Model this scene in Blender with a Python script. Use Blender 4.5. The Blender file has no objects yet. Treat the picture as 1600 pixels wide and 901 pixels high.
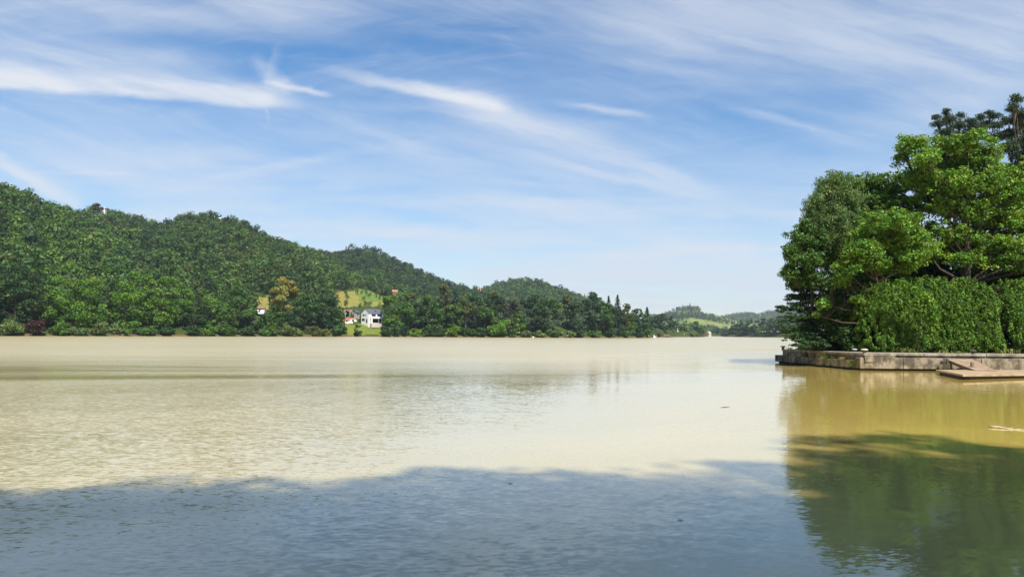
import bpy, math, random
import numpy as np
from mathutils import Vector, Matrix, Euler

R = math.radians
C = bpy.context.scene.collection
scene = bpy.context.scene

# ------------------------------------------------------------------ camera
F = 1186.0
CAM_H = 2.7
cam_d = bpy.data.cameras.new('camera'); cam = bpy.data.objects.new('camera', cam_d); C.objects.link(cam)
cam_d.sensor_width = 36; cam_d.lens = F / 1600 * 36
cam_d.clip_start = 0.05; cam_d.clip_end = 20000
PITCH, ROLL = 3.36, 0.51
cam_m = Matrix.Rotation(R(90 + PITCH), 3, 'X') @ Matrix.Rotation(R(ROLL), 3, 'Z')
cam.matrix_world = Matrix.Translation((0, 0, CAM_H)) @ cam_m.to_4x4()
scene.camera = cam
CM = np.array(cam_m)


def ray(px, py):
    d = CM @ np.array([(px - 800) / F, (450.5 - py) / F, -1.0])
    return d


def at(px, py, Y):
    """World point seen at photo pixel (px, py) lying at world depth Y."""
    d = ray(px, py)
    return np.array([0, 0, CAM_H]) + d * (Y / d[1])


def on_plane(px, py, z=0.0):
    d = ray(px, py)
    return np.array([0, 0, CAM_H]) + d * ((z - CAM_H) / d[2])


def to_px(P):
    q = (np.asarray(P) - np.array([0, 0, CAM_H])) @ CM
    return 800 + F * q[..., 0] / -q[..., 2], 450.5 - F * q[..., 1] / -q[..., 2]


# ------------------------------------------------------------------ helpers
def tag(o, label=None, cat=None, group=None, kind=None):
    if label: o['label'] = label
    if cat: o['category'] = cat
    if group: o['group'] = group
    if kind: o['kind'] = kind
    return o


def empty(name, loc, rz=0.0):
    o = bpy.data.objects.new(name, None); C.objects.link(o)
    o.location = loc; o.rotation_euler = (0, 0, rz); o.empty_display_size = 0.3
    return o


def link(name, me, mat=None, parent=None):
    o = bpy.data.objects.new(name, me); C.objects.link(o)
    if mat and not me.materials: me.materials.append(mat)
    if parent is not None: o.parent = parent
    return o


def np_mesh(name, V, faces, mat=None, cols=None, smooth=False):
    """faces: (N,4) int array, or list of lists."""
    me = bpy.data.meshes.new(name)
    V = np.asarray(V, np.float32)
    if isinstance(faces, np.ndarray):
        nf, k = faces.shape
        me.vertices.add(len(V)); me.vertices.foreach_set('co', V.ravel())
        me.loops.add(nf * k); me.loops.foreach_set('vertex_index', faces.astype(np.int32).ravel())
        me.polygons.add(nf); me.polygons.foreach_set('loop_start', np.arange(0, nf * k, k, dtype=np.int32))
        me.update(calc_edges=True)
    else:
        me.from_pydata([tuple(v) for v in V], [], faces); me.update()
    if cols is not None:
        a = me.attributes.new('col', 'FLOAT_COLOR', 'FACE')
        c4 = np.ones((len(me.polygons), 4), np.float32); c4[:, :3] = cols
        a.data.foreach_set('color', c4.ravel())
    if smooth:
        me.polygons.foreach_set('use_smooth', np.ones(len(me.polygons), bool))
    if mat: me.materials.append(mat)
    return me


class MB:
    """Collects boxes, prisms and tubes; build() links them as ONE mesh object."""
    def __init__(s): s.v = []; s.f = []
    def add(s, V, Fs):
        b = len(s.v); s.v += [tuple(map(float, v)) for v in V]; s.f += [[i + b for i in f] for f in Fs]
        return s
    def box(s, x0, x1, y0, y1, z0, z1):
        V = [(x, y, z) for z in (z0, z1) for (x, y) in ((x0, y0), (x1, y0), (x1, y1), (x0, y1))]
        return s.add(V, [[3, 2, 1, 0], [4, 5, 6, 7], [0, 1, 5, 4], [1, 2, 6, 5], [2, 3, 7, 6], [3, 0, 4, 7]])
    def prism(s, poly, z0, z1):
        n = len(poly)
        V = [(p[0], p[1], z0) for p in poly] + [(p[0], p[1], z1) for p in poly]
        Fs = [list(range(n))[::-1], list(range(n, 2 * n))] + [[i, (i + 1) % n, n + (i + 1) % n, n + i] for i in range(n)]
        return s.add(V, Fs)
    def slab(s, quad, th):
        q = [np.array(p, float) for p in quad]
        V = [tuple(p) for p in q] + [tuple(p - np.array([0, 0, th])) for p in q]
        return s.add(V, [[0, 1, 2, 3], [7, 6, 5, 4], [0, 4, 5, 1], [1, 5, 6, 2], [2, 6, 7, 3], [3, 7, 4, 0]])
    def tube(s, pts, rad, n=6, cap=True):
        pts = [np.array(p, float) for p in pts]; V = []; Fs = []
        for i, p in enumerate(pts):
            t = pts[min(i + 1, len(pts) - 1)] - pts[max(i - 1, 0)]
            t /= np.linalg.norm(t) + 1e-9
            a = np.cross(t, [0, 0, 1.0] if abs(t[2]) < 0.9 else [1.0, 0, 0]); a /= np.linalg.norm(a); b = np.cross(t, a)
            for k in range(n):
                w = 2 * math.pi * k / n
                V.append(p + rad[i] * (a * math.cos(w) + b * math.sin(w)))
        for i in range(len(pts) - 1):
            for k in range(n):
                Fs.append([i * n + k, i * n + (k + 1) % n, (i + 1) * n + (k + 1) % n, (i + 1) * n + k])
        if cap:
            Fs.append(list(range(n))[::-1]); Fs.append([(len(pts) - 1) * n + k for k in range(n)])
        return s.add(V, Fs)
    def lathe(s, prof, cx=0, cy=0, n=12):
        V = []; Fs = []
        for r, z in prof:
            for k in range(n):
                w = 2 * math.pi * k / n; V.append((cx + r * math.cos(w), cy + r * math.sin(w), z))
        for i in range(len(prof) - 1):
            for k in range(n):
                Fs.append([i * n + k, i * n + (k + 1) % n, (i + 1) * n + (k + 1) % n, (i + 1) * n + k])
        Fs.append(list(range(n))[::-1]); Fs.append([(len(prof) - 1) * n + k for k in range(n)])
        return s.add(V, Fs)
    def build(s, name, mat, parent=None, bevel=0.0, smooth=False):
        me = np_mesh(name, np.array(s.v), s.f, mat, smooth=smooth)
        o = link(name, me, None, parent)
        if bevel:
            m = o.modifiers.new('bevel', 'BEVEL'); m.width = bevel; m.segments = 2; m.limit_method = 'ANGLE'
        return o


# ------------------------------------------------------------------ materials
class N:
    """Small node-graph helper."""
    def __init__(s, nt): s.nt = nt
    def node(s, t, **kw):
        n = s.nt.nodes.new(t)
        for k, v in kw.items():
            setattr(n, k, v)
        return n
    def put(s, sock, v):
        if hasattr(v, 'links') or isinstance(v, bpy.types.NodeSocket): s.nt.links.new(v, sock)
        else: sock.default_value = v
    def m(s, op, a, b=None, c=None, clamp=False):
        n = s.node('ShaderNodeMath', operation=op); n.use_clamp = clamp
        s.put(n.inputs[0], a)
        if b is not None: s.put(n.inputs[1], b)
        if c is not None: s.put(n.inputs[2], c)
        return n.outputs[0]
    def sstep(s, x, a, b):
        n = s.node('ShaderNodeMapRange', interpolation_type='SMOOTHSTEP')
        s.put(n.inputs[0], x); s.put(n.inputs[1], a); s.put(n.inputs[2], b); n.inputs[3].default_value = 0; n.inputs[4].default_value = 1
        return n.outputs[0]
    def vec(s, x, y, z):
        n = s.node('ShaderNodeCombineXYZ'); s.put(n.inputs[0], x); s.put(n.inputs[1], y); s.put(n.inputs[2], z); return n.outputs[0]
    def mix(s, f, a, b, blend='MIX'):
        n = s.node('ShaderNodeMix', data_type='RGBA', blend_type=blend)
        s.put(n.inputs[0], f); s.put(n.inputs[6], a); s.put(n.inputs[7], b)
        return n.outputs[2]
    def noise(s, vec, scale, detail=3.0, rough=0.5, dist=0.0, color=False):
        n = s.node('ShaderNodeTexNoise'); s.put(n.inputs['Vector'], vec)
        n.inputs['Scale'].default_value = scale; n.inputs['Detail'].default_value = detail
        n.inputs['Roughness'].default_value = rough; n.inputs['Distortion'].default_value = dist
        return n.outputs['Color' if color else 'Fac']
    def ramp(s, f, stops):
        n = s.node('ShaderNodeValToRGB'); s.put(n.inputs[0], f)
        el = n.color_ramp.elements
        while len(el) < len(stops): el.new(0.5)
        for e, (p, c) in zip(el, stops): e.position = p; e.color = (*c, 1) if len(c) == 3 else c
        return n.outputs[0]


def new_mat(name):
    m = bpy.data.materials.new(name); m.use_nodes = True
    nt = m.node_tree; nt.nodes.clear(); g = N(nt)
    out = g.node('ShaderNodeOutputMaterial')
    return m, g, out


def simple(name, col, rough=0.7, var=0.15, scale=1.5, spec=0.3, bump=0.0):
    """A plain painted / plastered / metal surface with uneven weathering."""
    m, g, out = new_mat(name)
    pos = g.node('ShaderNodeNewGeometry').outputs['Position']
    n = g.noise(pos, scale, 5, 0.6)
    dark = tuple(c * (1 - var) for c in col); lite = tuple(min(1, c * (1 + var)) for c in col)
    c = g.ramp(n, [(0.3, dark), (0.7, lite)])
    b = g.node('ShaderNodeBsdfPrincipled'); g.put(b.inputs['Base Color'], c)
    b.inputs['Roughness'].default_value = rough; b.inputs['Specular IOR Level'].default_value = spec
    if bump:
        bp = g.node('ShaderNodeBump'); bp.inputs['Strength'].default_value = bump
        g.put(bp.inputs['Height'], g.noise(pos, scale * 6, 4)); g.put(b.inputs['Normal'], bp.outputs[0])
    g.put(out.inputs[0], b.outputs[0])
    return m


def foliage_mat(name, transl=0.3, spec=0.25, rough=0.55):
    m, g, out = new_mat(name)
    a = g.node('ShaderNodeAttribute'); a.attribute_name = 'col'
    oi = g.node('ShaderNodeObjectInfo')
    c = g.mix(1.0, a.outputs['Color'], oi.outputs['Color'], 'MULTIPLY')
    b = g.node('ShaderNodeBsdfPrincipled'); g.put(b.inputs['Base Color'], c)
    b.inputs['Roughness'].default_value = rough; b.inputs['Specular IOR Level'].default_value = spec
    t = g.node('ShaderNodeBsdfTranslucent')
    tc = g.mix(1.0, c, (1.25, 1.15, 0.55, 1), 'MULTIPLY'); g.put(t.inputs[0], tc)
    mx = g.node('ShaderNodeMixShader'); mx.inputs[0].default_value = transl
    g.put(mx.inputs[1], b.outputs[0]); g.put(mx.inputs[2], t.outputs[0]); g.put(out.inputs[0], mx.outputs[0])
    return m


LEAF = foliage_mat('leaf', 0.28)
NEEDLE = foliage_mat('needle', 0.15, 0.2)
BARK = simple('bark', (0.060, 0.048, 0.036), 0.9, 0.35, 3.0, 0.1, 0.6)
PALE_BARK = simple('pale_bark', (0.33, 0.30, 0.26), 0.9, 0.3, 2.0, 0.1)


# ------------------------------------------------------------------ foliage
def unit(v):
    return v / (np.linalg.norm(v, axis=-1, keepdims=True) + 1e-9)


def quads(P, Nn, s, rng, aspect=0.62, along=None, loose=0.35):
    """Leaf-shaped quads: a rhombus with a fold, centre P, normal Nn, half length s."""
    n = len(P)
    r = rng.normal(size=(n, 3))
    if along is not None: r = along + loose * r
    u = unit(r - Nn * np.sum(r * Nn, 1, keepdims=True)); v = np.cross(Nn, u)
    s = np.broadcast_to(np.asarray(s, float), (n,))[:, None]
    w = s * aspect
    lift = Nn * s * 0.18
    V = np.stack([P - u * s - lift, P + v * w - u * s * 0.1, P + u * s - lift, P - v * w - u * s * 0.1], 1).reshape(-1, 3)
    return V


def clump_leaves(centres, radii, npc, leaf, rng, jit=0.75, shell=(0.55, 1.08), upb=0.25, along=None, aspect=0.62):
    """Leaves spread over the outer part of many ellipsoid clumps."""
    k = len(centres)
    vol = np.prod(radii, 1) ** (2 / 3.0); cnt = np.maximum(4, (npc * vol / vol.mean()).astype(int))
    idx = np.repeat(np.arange(k), cnt); n = len(idx)
    d = unit(rng.normal(size=(n, 3)) + np.array([0, 0, upb]))
    rr = rng.uniform(shell[0] ** 2, shell[1] ** 2, n) ** 0.5
    P = centres[idx] + d * radii[idx] * rr[:, None]
    nn = unit(unit(d / radii[idx]) + jit * rng.normal(size=(n, 3)) + np.array([0, 0, 0.35]))
    s = leaf * rng.uniform(0.65, 1.25, n)
    al = None
    if along is not None: al = np.broadcast_to(along, (n, 3))
    return quads(P, nn, s, rng, aspect, al), idx


def leaf_cols(idx, k, base, rng, cv=0.18, lv=0.16, yel=0.25):
    base = np.array(base)
    cb = 1 + cv * rng.normal(size=(k, 1)); y = np.clip(rng.normal(size=(k, 1)) * yel * 0.5, -0.3, 0.6)
    cc = base * np.clip(cb, 0.55, 1.5) * (1 + y * np.array([0.9, 0.25, -0.3]))
    c = cc[idx] * np.clip(1 + lv * rng.normal(size=(len(idx), 1)), 0.5, 1.6)
    return np.clip(c, 0.004, 0.9)


def make_crown_mesh(name, V, cols, mat):
    n = len(V) // 4
    return np_mesh(name, V, np.arange(n * 4).reshape(n, 4), mat, cols)


def broad_crown(rng, H, W, base, nc, cr, leaf, npc, col, flat=0.7, top=0.8, wide=0.45, cv=0.18, jit=0.75, yel=0.25):
    """A leafy crown: clumps over an uneven egg-shaped envelope, z from base*H to H."""
    z0, z1 = base * H, H
    h = rng.uniform(0, 1, nc) ** (1.25 if base < 0.1 else 0.85)
    prof = np.where(h < wide, 0.62 + 0.38 * np.sin(h / wide * math.pi / 2), np.sqrt(np.clip(1 - ((h - wide) / (1 - wide)) ** 2 * top, 0, 1)))
    ang = rng.uniform(0, 2 * math.pi, nc)
    wob = 1 + 0.16 * np.sin(ang * 2 + rng.uniform(0, 6)) + 0.12 * np.sin(ang * 3 + h * 5 + rng.uniform(0, 6))
    k = rng.uniform(0.35, 1.0, nc) ** 0.5
    rad = (W / 2 - cr * 0.6) * prof * wob * k
    cen = np.stack([rad * np.cos(ang), rad * np.sin(ang), z0 + cr * 0.4 + h * (z1 - z0 - cr * flat * 1.1)], 1)
    r = cr * rng.uniform(0.65, 1.35, nc)
    radii = np.stack([r, r, r * flat], 1)
    V, idx = clump_leaves(cen, radii, npc, leaf, rng, jit)
    return V, leaf_cols(idx, nc, col, rng, cv, yel=yel), cen


def conifer_crown(rng, H, W, base, layers, leaf, col, per=9, droop=0.35, cols_v=0.15):
    Ps = []; Ns = []; Al = []; idx = []
    q = 0
    for i in range(layers):
        t = i / (layers - 1.0); z = base * H + (H - base * H) * t
        rr = W / 2 * (1 - t) ** 0.85 * rng.uniform(0.8, 1.15) + 0.12
        m = max(4, int(per * (1 - 0.5 * t)))
        a0 = rng.uniform(0, 6.28)
        for j in range(m):
            a = a0 + j * 6.283 / m + rng.normal() * 0.15; L = rr * rng.uniform(0.75, 1.12)
            ns = max(3, int(L / leaf * 1.6))
            for s in range(ns):
                f = (s + 0.6) / ns
                side = rng.normal() * 0.16 * L * (1.1 - f * 0.5)
                x = L * f * math.cos(a) - side * math.sin(a); y = L * f * math.sin(a) + side * math.cos(a)
                Ps.append((x, y, z - droop * L * f * f + rng.normal() * 0.12 * leaf + 0.1 * L))
                Ns.append((math.cos(a) * 0.4 + rng.normal() * 0.4, math.sin(a) * 0.4 + rng.normal() * 0.4, 0.9))
                Al.append((math.cos(a), math.sin(a), -0.25)); idx.append(q)
            q += 1
    Ps = np.array(Ps); Ns = unit(np.array(Ns)); Al = np.array(Al)
    V = quads(Ps, Ns, leaf * rng.uniform(0.7, 1.25, len(Ps)), rng, 0.5, Al)
    return V, leaf_cols(np.array(idx), q, col, rng, cols_v, 0.14, 0.1)


def trunk_mesh(name, H, r, rng, mat, cen=None, limbs=5, n=6, top=0.8, lean=0.03):
    mb = MB()
    lx, ly = rng.normal() * lean * H, rng.normal() * lean * H
    pts = []; rad = []
    for t in np.linspace(0, 1, 7):
        pts.append((lx * t * t + rng.normal() * r * 0.25 * (t > 0), ly * t * t + rng.normal() * r * 0.25 * (t > 0), -0.4 + (H * top + 0.4) * t))
        rad.append(r * (1.25 if t == 0 else 1) * (1 - 0.8 * t) + 0.01)
    mb.tube(pts, rad, n)
    if cen is not None and limbs:
        for c in cen[rng.permutation(len(cen))[:limbs]]:
            zj = np.clip(c[2] * rng.uniform(0.45, 0.75), 0.12 * H, H * top * 0.9); t = (zj + 0.4) / (H * top + 0.4)
            p0 = np.array([lx * t * t, ly * t * t, zj]); r0 = (r * (1 - 0.8 * t)) * 0.55
            mid = p0 * 0.5 + np.array(c) * 0.5 + np.array([0, 0, -0.06 * H * rng.uniform(0, 1)])
            mb.tube([p0, mid, np.array(c)], [r0, r0 * 0.65, r0 * 0.25 + 0.01], max(4, n - 1))
    return np_mesh(name, np.array(mb.v), mb.f, mat, smooth=True)


GREENS = {
    'bright': (0.085, 0.175, 0.018), 'mid': (0.052, 0.115, 0.018), 'dark': (0.028, 0.064, 0.018),
    'olive': (0.085, 0.100, 0.026), 'yellow': (0.215, 0.190, 0.040), 'pale': (0.115, 0.165, 0.045),
    'maroon': (0.050, 0.022, 0.024), 'lime': (0.13, 0.225, 0.022), 'needle': (0.020, 0.048, 0.024),
    'purple': (0.060, 0.062, 0.040), 'silver': (0.105, 0.172, 0.050),
}

# ------------------------------------------------------------------ terrain
def ip(px, table):
    t = np.array(table, float); return np.interp(px, t[:, 0], t[:, 1])


BANK = [(-900, 195), (-400, 225), (0, 270), (300, 335), (540, 400), (700, 440), (850, 470), (950, 510), (1012, 560),
        (1026, 690), (1060, 820), (1099, 890), (1106, 1450), (1128, 1450), (1134, 1130), (1220, 1010), (1400, 940), (1900, 900)]
HILLS = [  # canopy skyline (photo pixel column, row), crest depth, base offset behind the bank, canopy height
    dict(sky=[(-900, 330), (-500, 275), (-200, 262), (0, 287), (30, 297), (60, 310), (110, 332), (150, 354), (200, 388), (240, 428), (262, 470), (290, 522)], yc=590, base=28, can=11),
    dict(sky=[(-300, 350), (60, 335), (100, 327), (130, 327), (155, 326), (180, 330), (220, 338), (250, 347), (280, 334), (310, 330), (345, 339), (370, 343), (385, 353), (420, 367), (450, 377), (480, 390), (505, 396), (540, 418), (600, 444), (650, 462), (700, 485), (740, 520)], yc=830, base=70, can=11),
    dict(sky=[(400, 450), (440, 402), (480, 388), (505, 394), (530, 390), (550, 386), (562, 385), (582, 390), (610, 400), (640, 412), (670, 427), (700, 439), (730, 449), (755, 455), (790, 468), (840, 520)], yc=1180, base=260, can=11),
    dict(sky=[(660, 500), (690, 472), (740, 456), (757, 449), (780, 439), (810, 434), (840, 436), (870, 446), (900, 459), (930, 468), (960, 480), (1010, 520)], yc=1560, base=520, can=11),
    dict(sky=[(940, 520), (1000, 500), (1020, 491), (1045, 483), (1080, 478), (1110, 485), (1135, 492), (1160, 500), (1230, 505), (1500, 500), (1900, 500)], yc=3000, base=1500, can=10),
    dict(sky=[(1060, 524), (1120, 495), (1150, 490), (1170, 488), (1185, 491), (1195, 487), (1215, 484), (1300, 474), (1450, 480), (1900, 470)], yc=3800, base=2100, can=10),
]


def skyz(h, px):
    py = ip(px, h['sky']); d0 = CM @ np.array([0, 0, -1.0])
    D = (CM @ np.stack([(px - 800) / F, (450.5 - py) / F, -np.ones_like(px)])).T
    z = CAM_H + D[:, 2] * h['yc'] / D[:, 1] - h['can']
    return np.maximum(z, 0)


def wob(x, y):
    return (np.sin(x / 61 + 1.3) * np.cos(y / 83 + 0.4) + 0.6 * np.sin(x / 29 + y / 47) + 0.4 * np.sin(x / 17 - y / 23 + 2)) / 2


def terrain_z(px, Y):
    """Ground height for photo column px (a direction) and depth Y; arrays."""
    px = np.asarray(px, float); Y = np.asarray(Y, float)
    yb = ip(px, BANK); X = (px - 800) / F * Y
    t = np.clip((Y - yb) / 26.0, 0, 1)
    z = -0.6 + 1.3 * np.clip((Y - yb) / 2.5, 0, 1) + 6.6 * t * t * (3 - 2 * t)
    for h in HILLS:
        hc = skyz(h, px); y0 = np.minimum(yb + h['base'], h['yc'] * 0.62); yc = np.maximum(h['yc'] * (1 + 0.03 * np.sin(px / 70.0)), y0 + 60)
        hc = hc * (yc / h['yc'])
        u = (Y - y0) / (yc - y0)
        up = np.clip(u, 0, 1) ** 0.92
        zz = hc * up + wob(X, Y) * 0.11 * hc * np.clip(u, 0, 1) * np.clip(1 - u, 0, 1) * 4 * 0.55
        back = np.clip((Y - yc) / (0.45 * yc), 0, 1)
        zz = np.where(u > 1, hc * (1 - back) ** 1.2, zz)
        z = np.maximum(z, np.where(u > 0, zz, -1))
    return z


# clearings as seen from the photo: columns, rows, depth range, kind
CLEAR = [  # px0, px1, py0, py1, Y0, Y1, colour
    (170, 184, 343, 352, 600, 790, 'meadow'), (198, 242, 345, 354, 600, 790, 'meadow'),
    (524, 606, 454, 480, 470, 760, 'hay'), (560, 625, 452, 472, 520, 800, 'meadow'),
    (398, 420, 462, 486, 400, 640, 'hay'), (540, 604, 482, 524, 395, 470, 'lawn'),
    (612, 626, 446, 456, 700, 900, 'meadow'),
]
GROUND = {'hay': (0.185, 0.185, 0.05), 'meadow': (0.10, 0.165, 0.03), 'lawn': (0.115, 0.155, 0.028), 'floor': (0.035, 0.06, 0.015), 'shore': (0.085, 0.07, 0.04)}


def in_clear(px, py, Y, pad=0.0):
    hit = np.zeros(np.shape(px), bool)
    for a, b, c, d, y0, y1, k in CLEAR:
        hit |= (px > a - pad) & (px < b + pad) & (py > c) & (py < d + pad) & (Y > y0) & (Y < y1)
    return hit


def build_terrain():
    pxs = np.concatenate([np.arange(-900, -60, 30), np.arange(-60, 1240, 4), np.arange(1240, 1900, 30)]).astype(float)
    f = np.concatenate([[0, 1.2, 2.5, 5, 9, 14, 20, 26], np.linspace(36, 560, 60), np.linspace(600, 4600, 70)])
    PX, FF = np.meshgrid(pxs, f, indexing='ij')
    YY = ip(PX.ravel(), BANK).reshape(PX.shape) + FF
    Z = terrain_z(PX.ravel(), YY.ravel()).reshape(PX.shape)
    XX = (PX - 800) / F * YY
    V = np.stack([XX, YY, Z], -1).reshape(-1, 3)
    a, b = PX.shape
    i = np.arange(a * b).reshape(a, b)
    Fc = np.stack([i[:-1, :-1], i[1:, :-1], i[1:, 1:], i[:-1, 1:]], -1).reshape(-1, 4)
    cen = V[Fc].mean(1); cx, cy = to_px(cen)
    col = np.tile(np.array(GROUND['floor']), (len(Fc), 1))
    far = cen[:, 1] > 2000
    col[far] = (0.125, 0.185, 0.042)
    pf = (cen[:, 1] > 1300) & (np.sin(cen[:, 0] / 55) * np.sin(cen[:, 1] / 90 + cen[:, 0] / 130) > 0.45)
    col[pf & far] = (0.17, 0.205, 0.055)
    jx = np.sin(cen[:, 1] / 11.0) * 2.5 + np.sin(cen[:, 1] / 4.3 + cen[:, 0] / 9) * 2; jy = np.sin(cen[:, 0] / 7.0) * 1.4
    cx, cy = cx + jx, cy + jy
    for A, B, c, d, y0, y1, k in CLEAR:
        hit = (cx > A) & (cx < B) & (cy > c) & (cy < d) & (cen[:, 1] > y0) & (cen[:, 1] < y1)
        col[hit] = GROUND[k]
    fr = cen[:, 1] - ip((cen[:, 0] / cen[:, 1]) * F + 800, BANK)
    col[fr < 2.0] = GROUND['shore']
    m, g, out = new_mat('ground_cover')
    at_ = g.node('ShaderNodeAttribute'); at_.attribute_name = 'col'
    pos = g.node('ShaderNodeNewGeometry').outputs['Position']
    n1 = g.noise(pos, 0.12, 6, 0.65); n2 = g.noise(pos, 1.3, 4, 0.6)
    c = g.mix(g.sstep(n1, 0.35, 0.7), at_.outputs['Color'], g.mix(1.0, at_.outputs['Color'], (1.5, 1.15, 0.8, 1), 'MULTIPLY'))
    c = g.mix(g.sstep(n2, 0.3, 0.75), g.mix(1.0, c, (0.65, 0.7, 0.7, 1), 'MULTIPLY'), c)
    b_ = g.node('ShaderNodeBsdfPrincipled'); g.put(b_.inputs['Base Color'], c); b_.inputs['Roughness'].default_value = 0.95; b_.inputs['Specular IOR Level'].default_value = 0.1
    g.put(out.inputs[0], b_.outputs[0])
    me = np_mesh('hills', V, Fc, m, col, smooth=True)
    tag(link('hills', me), 'green wooded hills rising behind the far bank of the river', 'hills', kind='structure')


build_terrain()

# ------------------------------------------------------------------ hillside woods
rng = np.random.default_rng(7)
PROTO = []           # (V, cols(relative to white), H)
PW = np.array([1.0, 1.0, 1.0])
for i in range(7):   # rounded broadleaf crowns, unit: metres
    H = rng.uniform(11, 14); W = rng.uniform(9, 12)
    V, c, _ = broad_crown(rng, H, W, 0.12, 8, 3.0, 0.95, 24, (1, 1, 1), flat=0.8, cv=0.08, jit=0.30, yel=0.08)
    PROTO.append((V, np.clip(c, 0.4, 1.6), 'broad'))
for i in range(4):
    H = rng.uniform(13, 16); W = rng.uniform(6, 7.5)
    V, c = conifer_crown(rng, H, W, 0.10, 14, 1.05, (1, 1, 1), per=7, cols_v=0.1)
    PROTO.append((V, np.clip(c, 0.4, 1.6), 'conifer'))

WOOD_COLS = np.array([(0.055, 0.115, 0.020), (0.072, 0.140, 0.022), (0.046, 0.098, 0.020), GREENS['dark'], (0.095, 0.165, 0.024), (0.095, 0.115, 0.030), (0.14, 0.185, 0.035)])
WOOD_P = np.array([0.27, 0.24, 0.2, 0.12, 0.1, 0.05, 0.02])

cand = []            # x, y, z, hill, px, py
for hi, (h, sp, back) in enumerate(zip(HILLS, (6.6, 7.0, 8.0, 9.5, 17, 22), (30, 40, 40, 50, 60, 60))):
    lo, hi_px = (-160 if hi == 0 else h['sky'][0][0]), min(h['sky'][-1][0], 1480)
    y = 300.0 if hi < 4 else 1700.0
    while y < h['yc'] * 1.04 + back:
        step = sp / y * F
        pxs = np.arange(lo, hi_px, step); pxs = pxs + rng.uniform(-0.45, 0.45, len(pxs)) * step
        ys = y + rng.uniform(-0.45, 0.45, len(pxs)) * sp
        z = terrain_z(pxs, ys); own = skyz(h, pxs) > 6
        u0 = np.minimum(ip(pxs, BANK) + h['base'], h['yc'] * 0.62)
        ok = own & (ys > u0 + 6)
        # belongs to this hill: height close to the hill's own surface
        yc = np.maximum(h['yc'] * (1 + 0.03 * np.sin(pxs / 70.0)), u0 + 60)
        hz = skyz(h, pxs) * (yc / h['yc']) * np.clip((ys - u0) / (yc - u0), 0, 1) ** 0.92
        ok &= (z - hz < 0.16 * hz + 3) & (ys < yc + back)
        for p, yy, zz in zip(pxs[ok], ys[ok], z[ok]):
            cand.append(((p - 800) / F * yy, yy, zz, hi))
        y += sp
cand = np.array(cand)
cpx, cpy = to_px(cand[:, :3]); tpx, tpy = to_px(cand[:, :3] + np.array([0, 0, 9.0])); qpx, qpy = to_px(cand[:, :3] + np.array([0, 0, 13.5])); mpx, mpy = to_px(cand[:, :3] + np.array([0, 0, 5.0]))
keep = ~(in_clear(cpx, cpy, cand[:, 1], 1.5) | in_clear(tpx, tpy, cand[:, 1], 1.5) | in_clear(qpx, qpy, cand[:, 1], 1.5) | in_clear(mpx, mpy, cand[:, 1], 1.5))
small = ~keep & (rng.uniform(size=len(cand)) < 0.16); keep |= small
far_hill = cand[:, 3] >= 4
meadow = (np.sin(cand[:, 0] / 150 + 2) + np.sin(cand[:, 1] / 120 + cand[:, 0] / 260)) > -0.35
keep &= ~(far_hill & (cand[:, 3] == 4) & meadow & (tpy > 483))
# drop trees whose tops sink behind a nearer crest (nothing of them can show)
cand, cpx, cpy, tpx, tpy, small = (a[keep] for a in (cand, cpx, cpy, tpx, tpy, small))
order = np.argsort(cand[:, 1]); best = {}
vis = np.zeros(len(cand), bool)
for i in order:
    b = int(tpx[i] // 3); v = min(best.get(b, 999), best.get(b - 1, 999), best.get(b + 1, 999))
    if tpy[i] < v + 7: vis[i] = True
    best[b] = min(best.get(b, 999), tpy[i] + 6)
cand, cpx, cpy, tpx, tpy, small = (a[vis] for a in (cand, cpx, cpy, tpx, tpy, small))
print('hill trees', len(cand))

nz = wob(cand[:, 0] * 1.3 + 40, cand[:, 1] * 0.9)
con = rng.uniform(size=len(cand)) < np.where(cand[:, 3] >= 2, 0.16, 0.05) + 0.22 * (nz > 0.42)
ci = rng.choice(len(WOOD_COLS), len(cand), p=WOOD_P)
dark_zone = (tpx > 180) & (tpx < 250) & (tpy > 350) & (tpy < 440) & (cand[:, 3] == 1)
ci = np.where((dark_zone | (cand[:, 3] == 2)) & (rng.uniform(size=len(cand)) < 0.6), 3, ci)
pi = np.where(con, 7 + rng.integers(0, 4, len(cand)), rng.integers(0, 7, len(cand)))
sc = rng.choice([0.62, 0.78, 0.92, 1.08, 1.28], len(cand), p=[0.15, 0.28, 0.3, 0.19, 0.08]) * rng.uniform(0.9, 1.1, len(cand)) * np.where(con, 0.85, 0.95)
sc = np.where(small, 0.36, sc)
rot = rng.uniform(0, 6.283, len(cand))
patch = 1 + 0.26 * wob(cand[:, 0] * 0.8 + 90, cand[:, 1] * 0.6 - 30)
tone = 0.98 * patch[:, None] * WOOD_COLS[ci] * np.where(con, 0.62, 1.0)[:, None] * rng.uniform(0.85, 1.18, (len(cand), 1))

# the individually standing ones: the largest in view on the near hill and those along the skyline
sky_best = {}
for i in range(len(cand)):
    if cand[i, 3] < 4 and not small[i] and tpx[i] > 0 and tpx[i] < 1000:
        b = (int(tpx[i] // 9)); q = tpy[i] - (sc[i] * 6)
        if b not in sky_best or q < sky_best[b][0]: sky_best[b] = (q, i)
single = {i: 'ridge' for _, (q, i) in sky_best.items() if q < 470}
near = [i for i in np.argsort(cand[:, 1] / sc) if i not in single and not small[i] and 0 < tpx[i] < 640 and tpy[i] < 470 and cand[i, 3] < 2]
for i in near[:600:5]: single[i] = 'slope'

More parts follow.
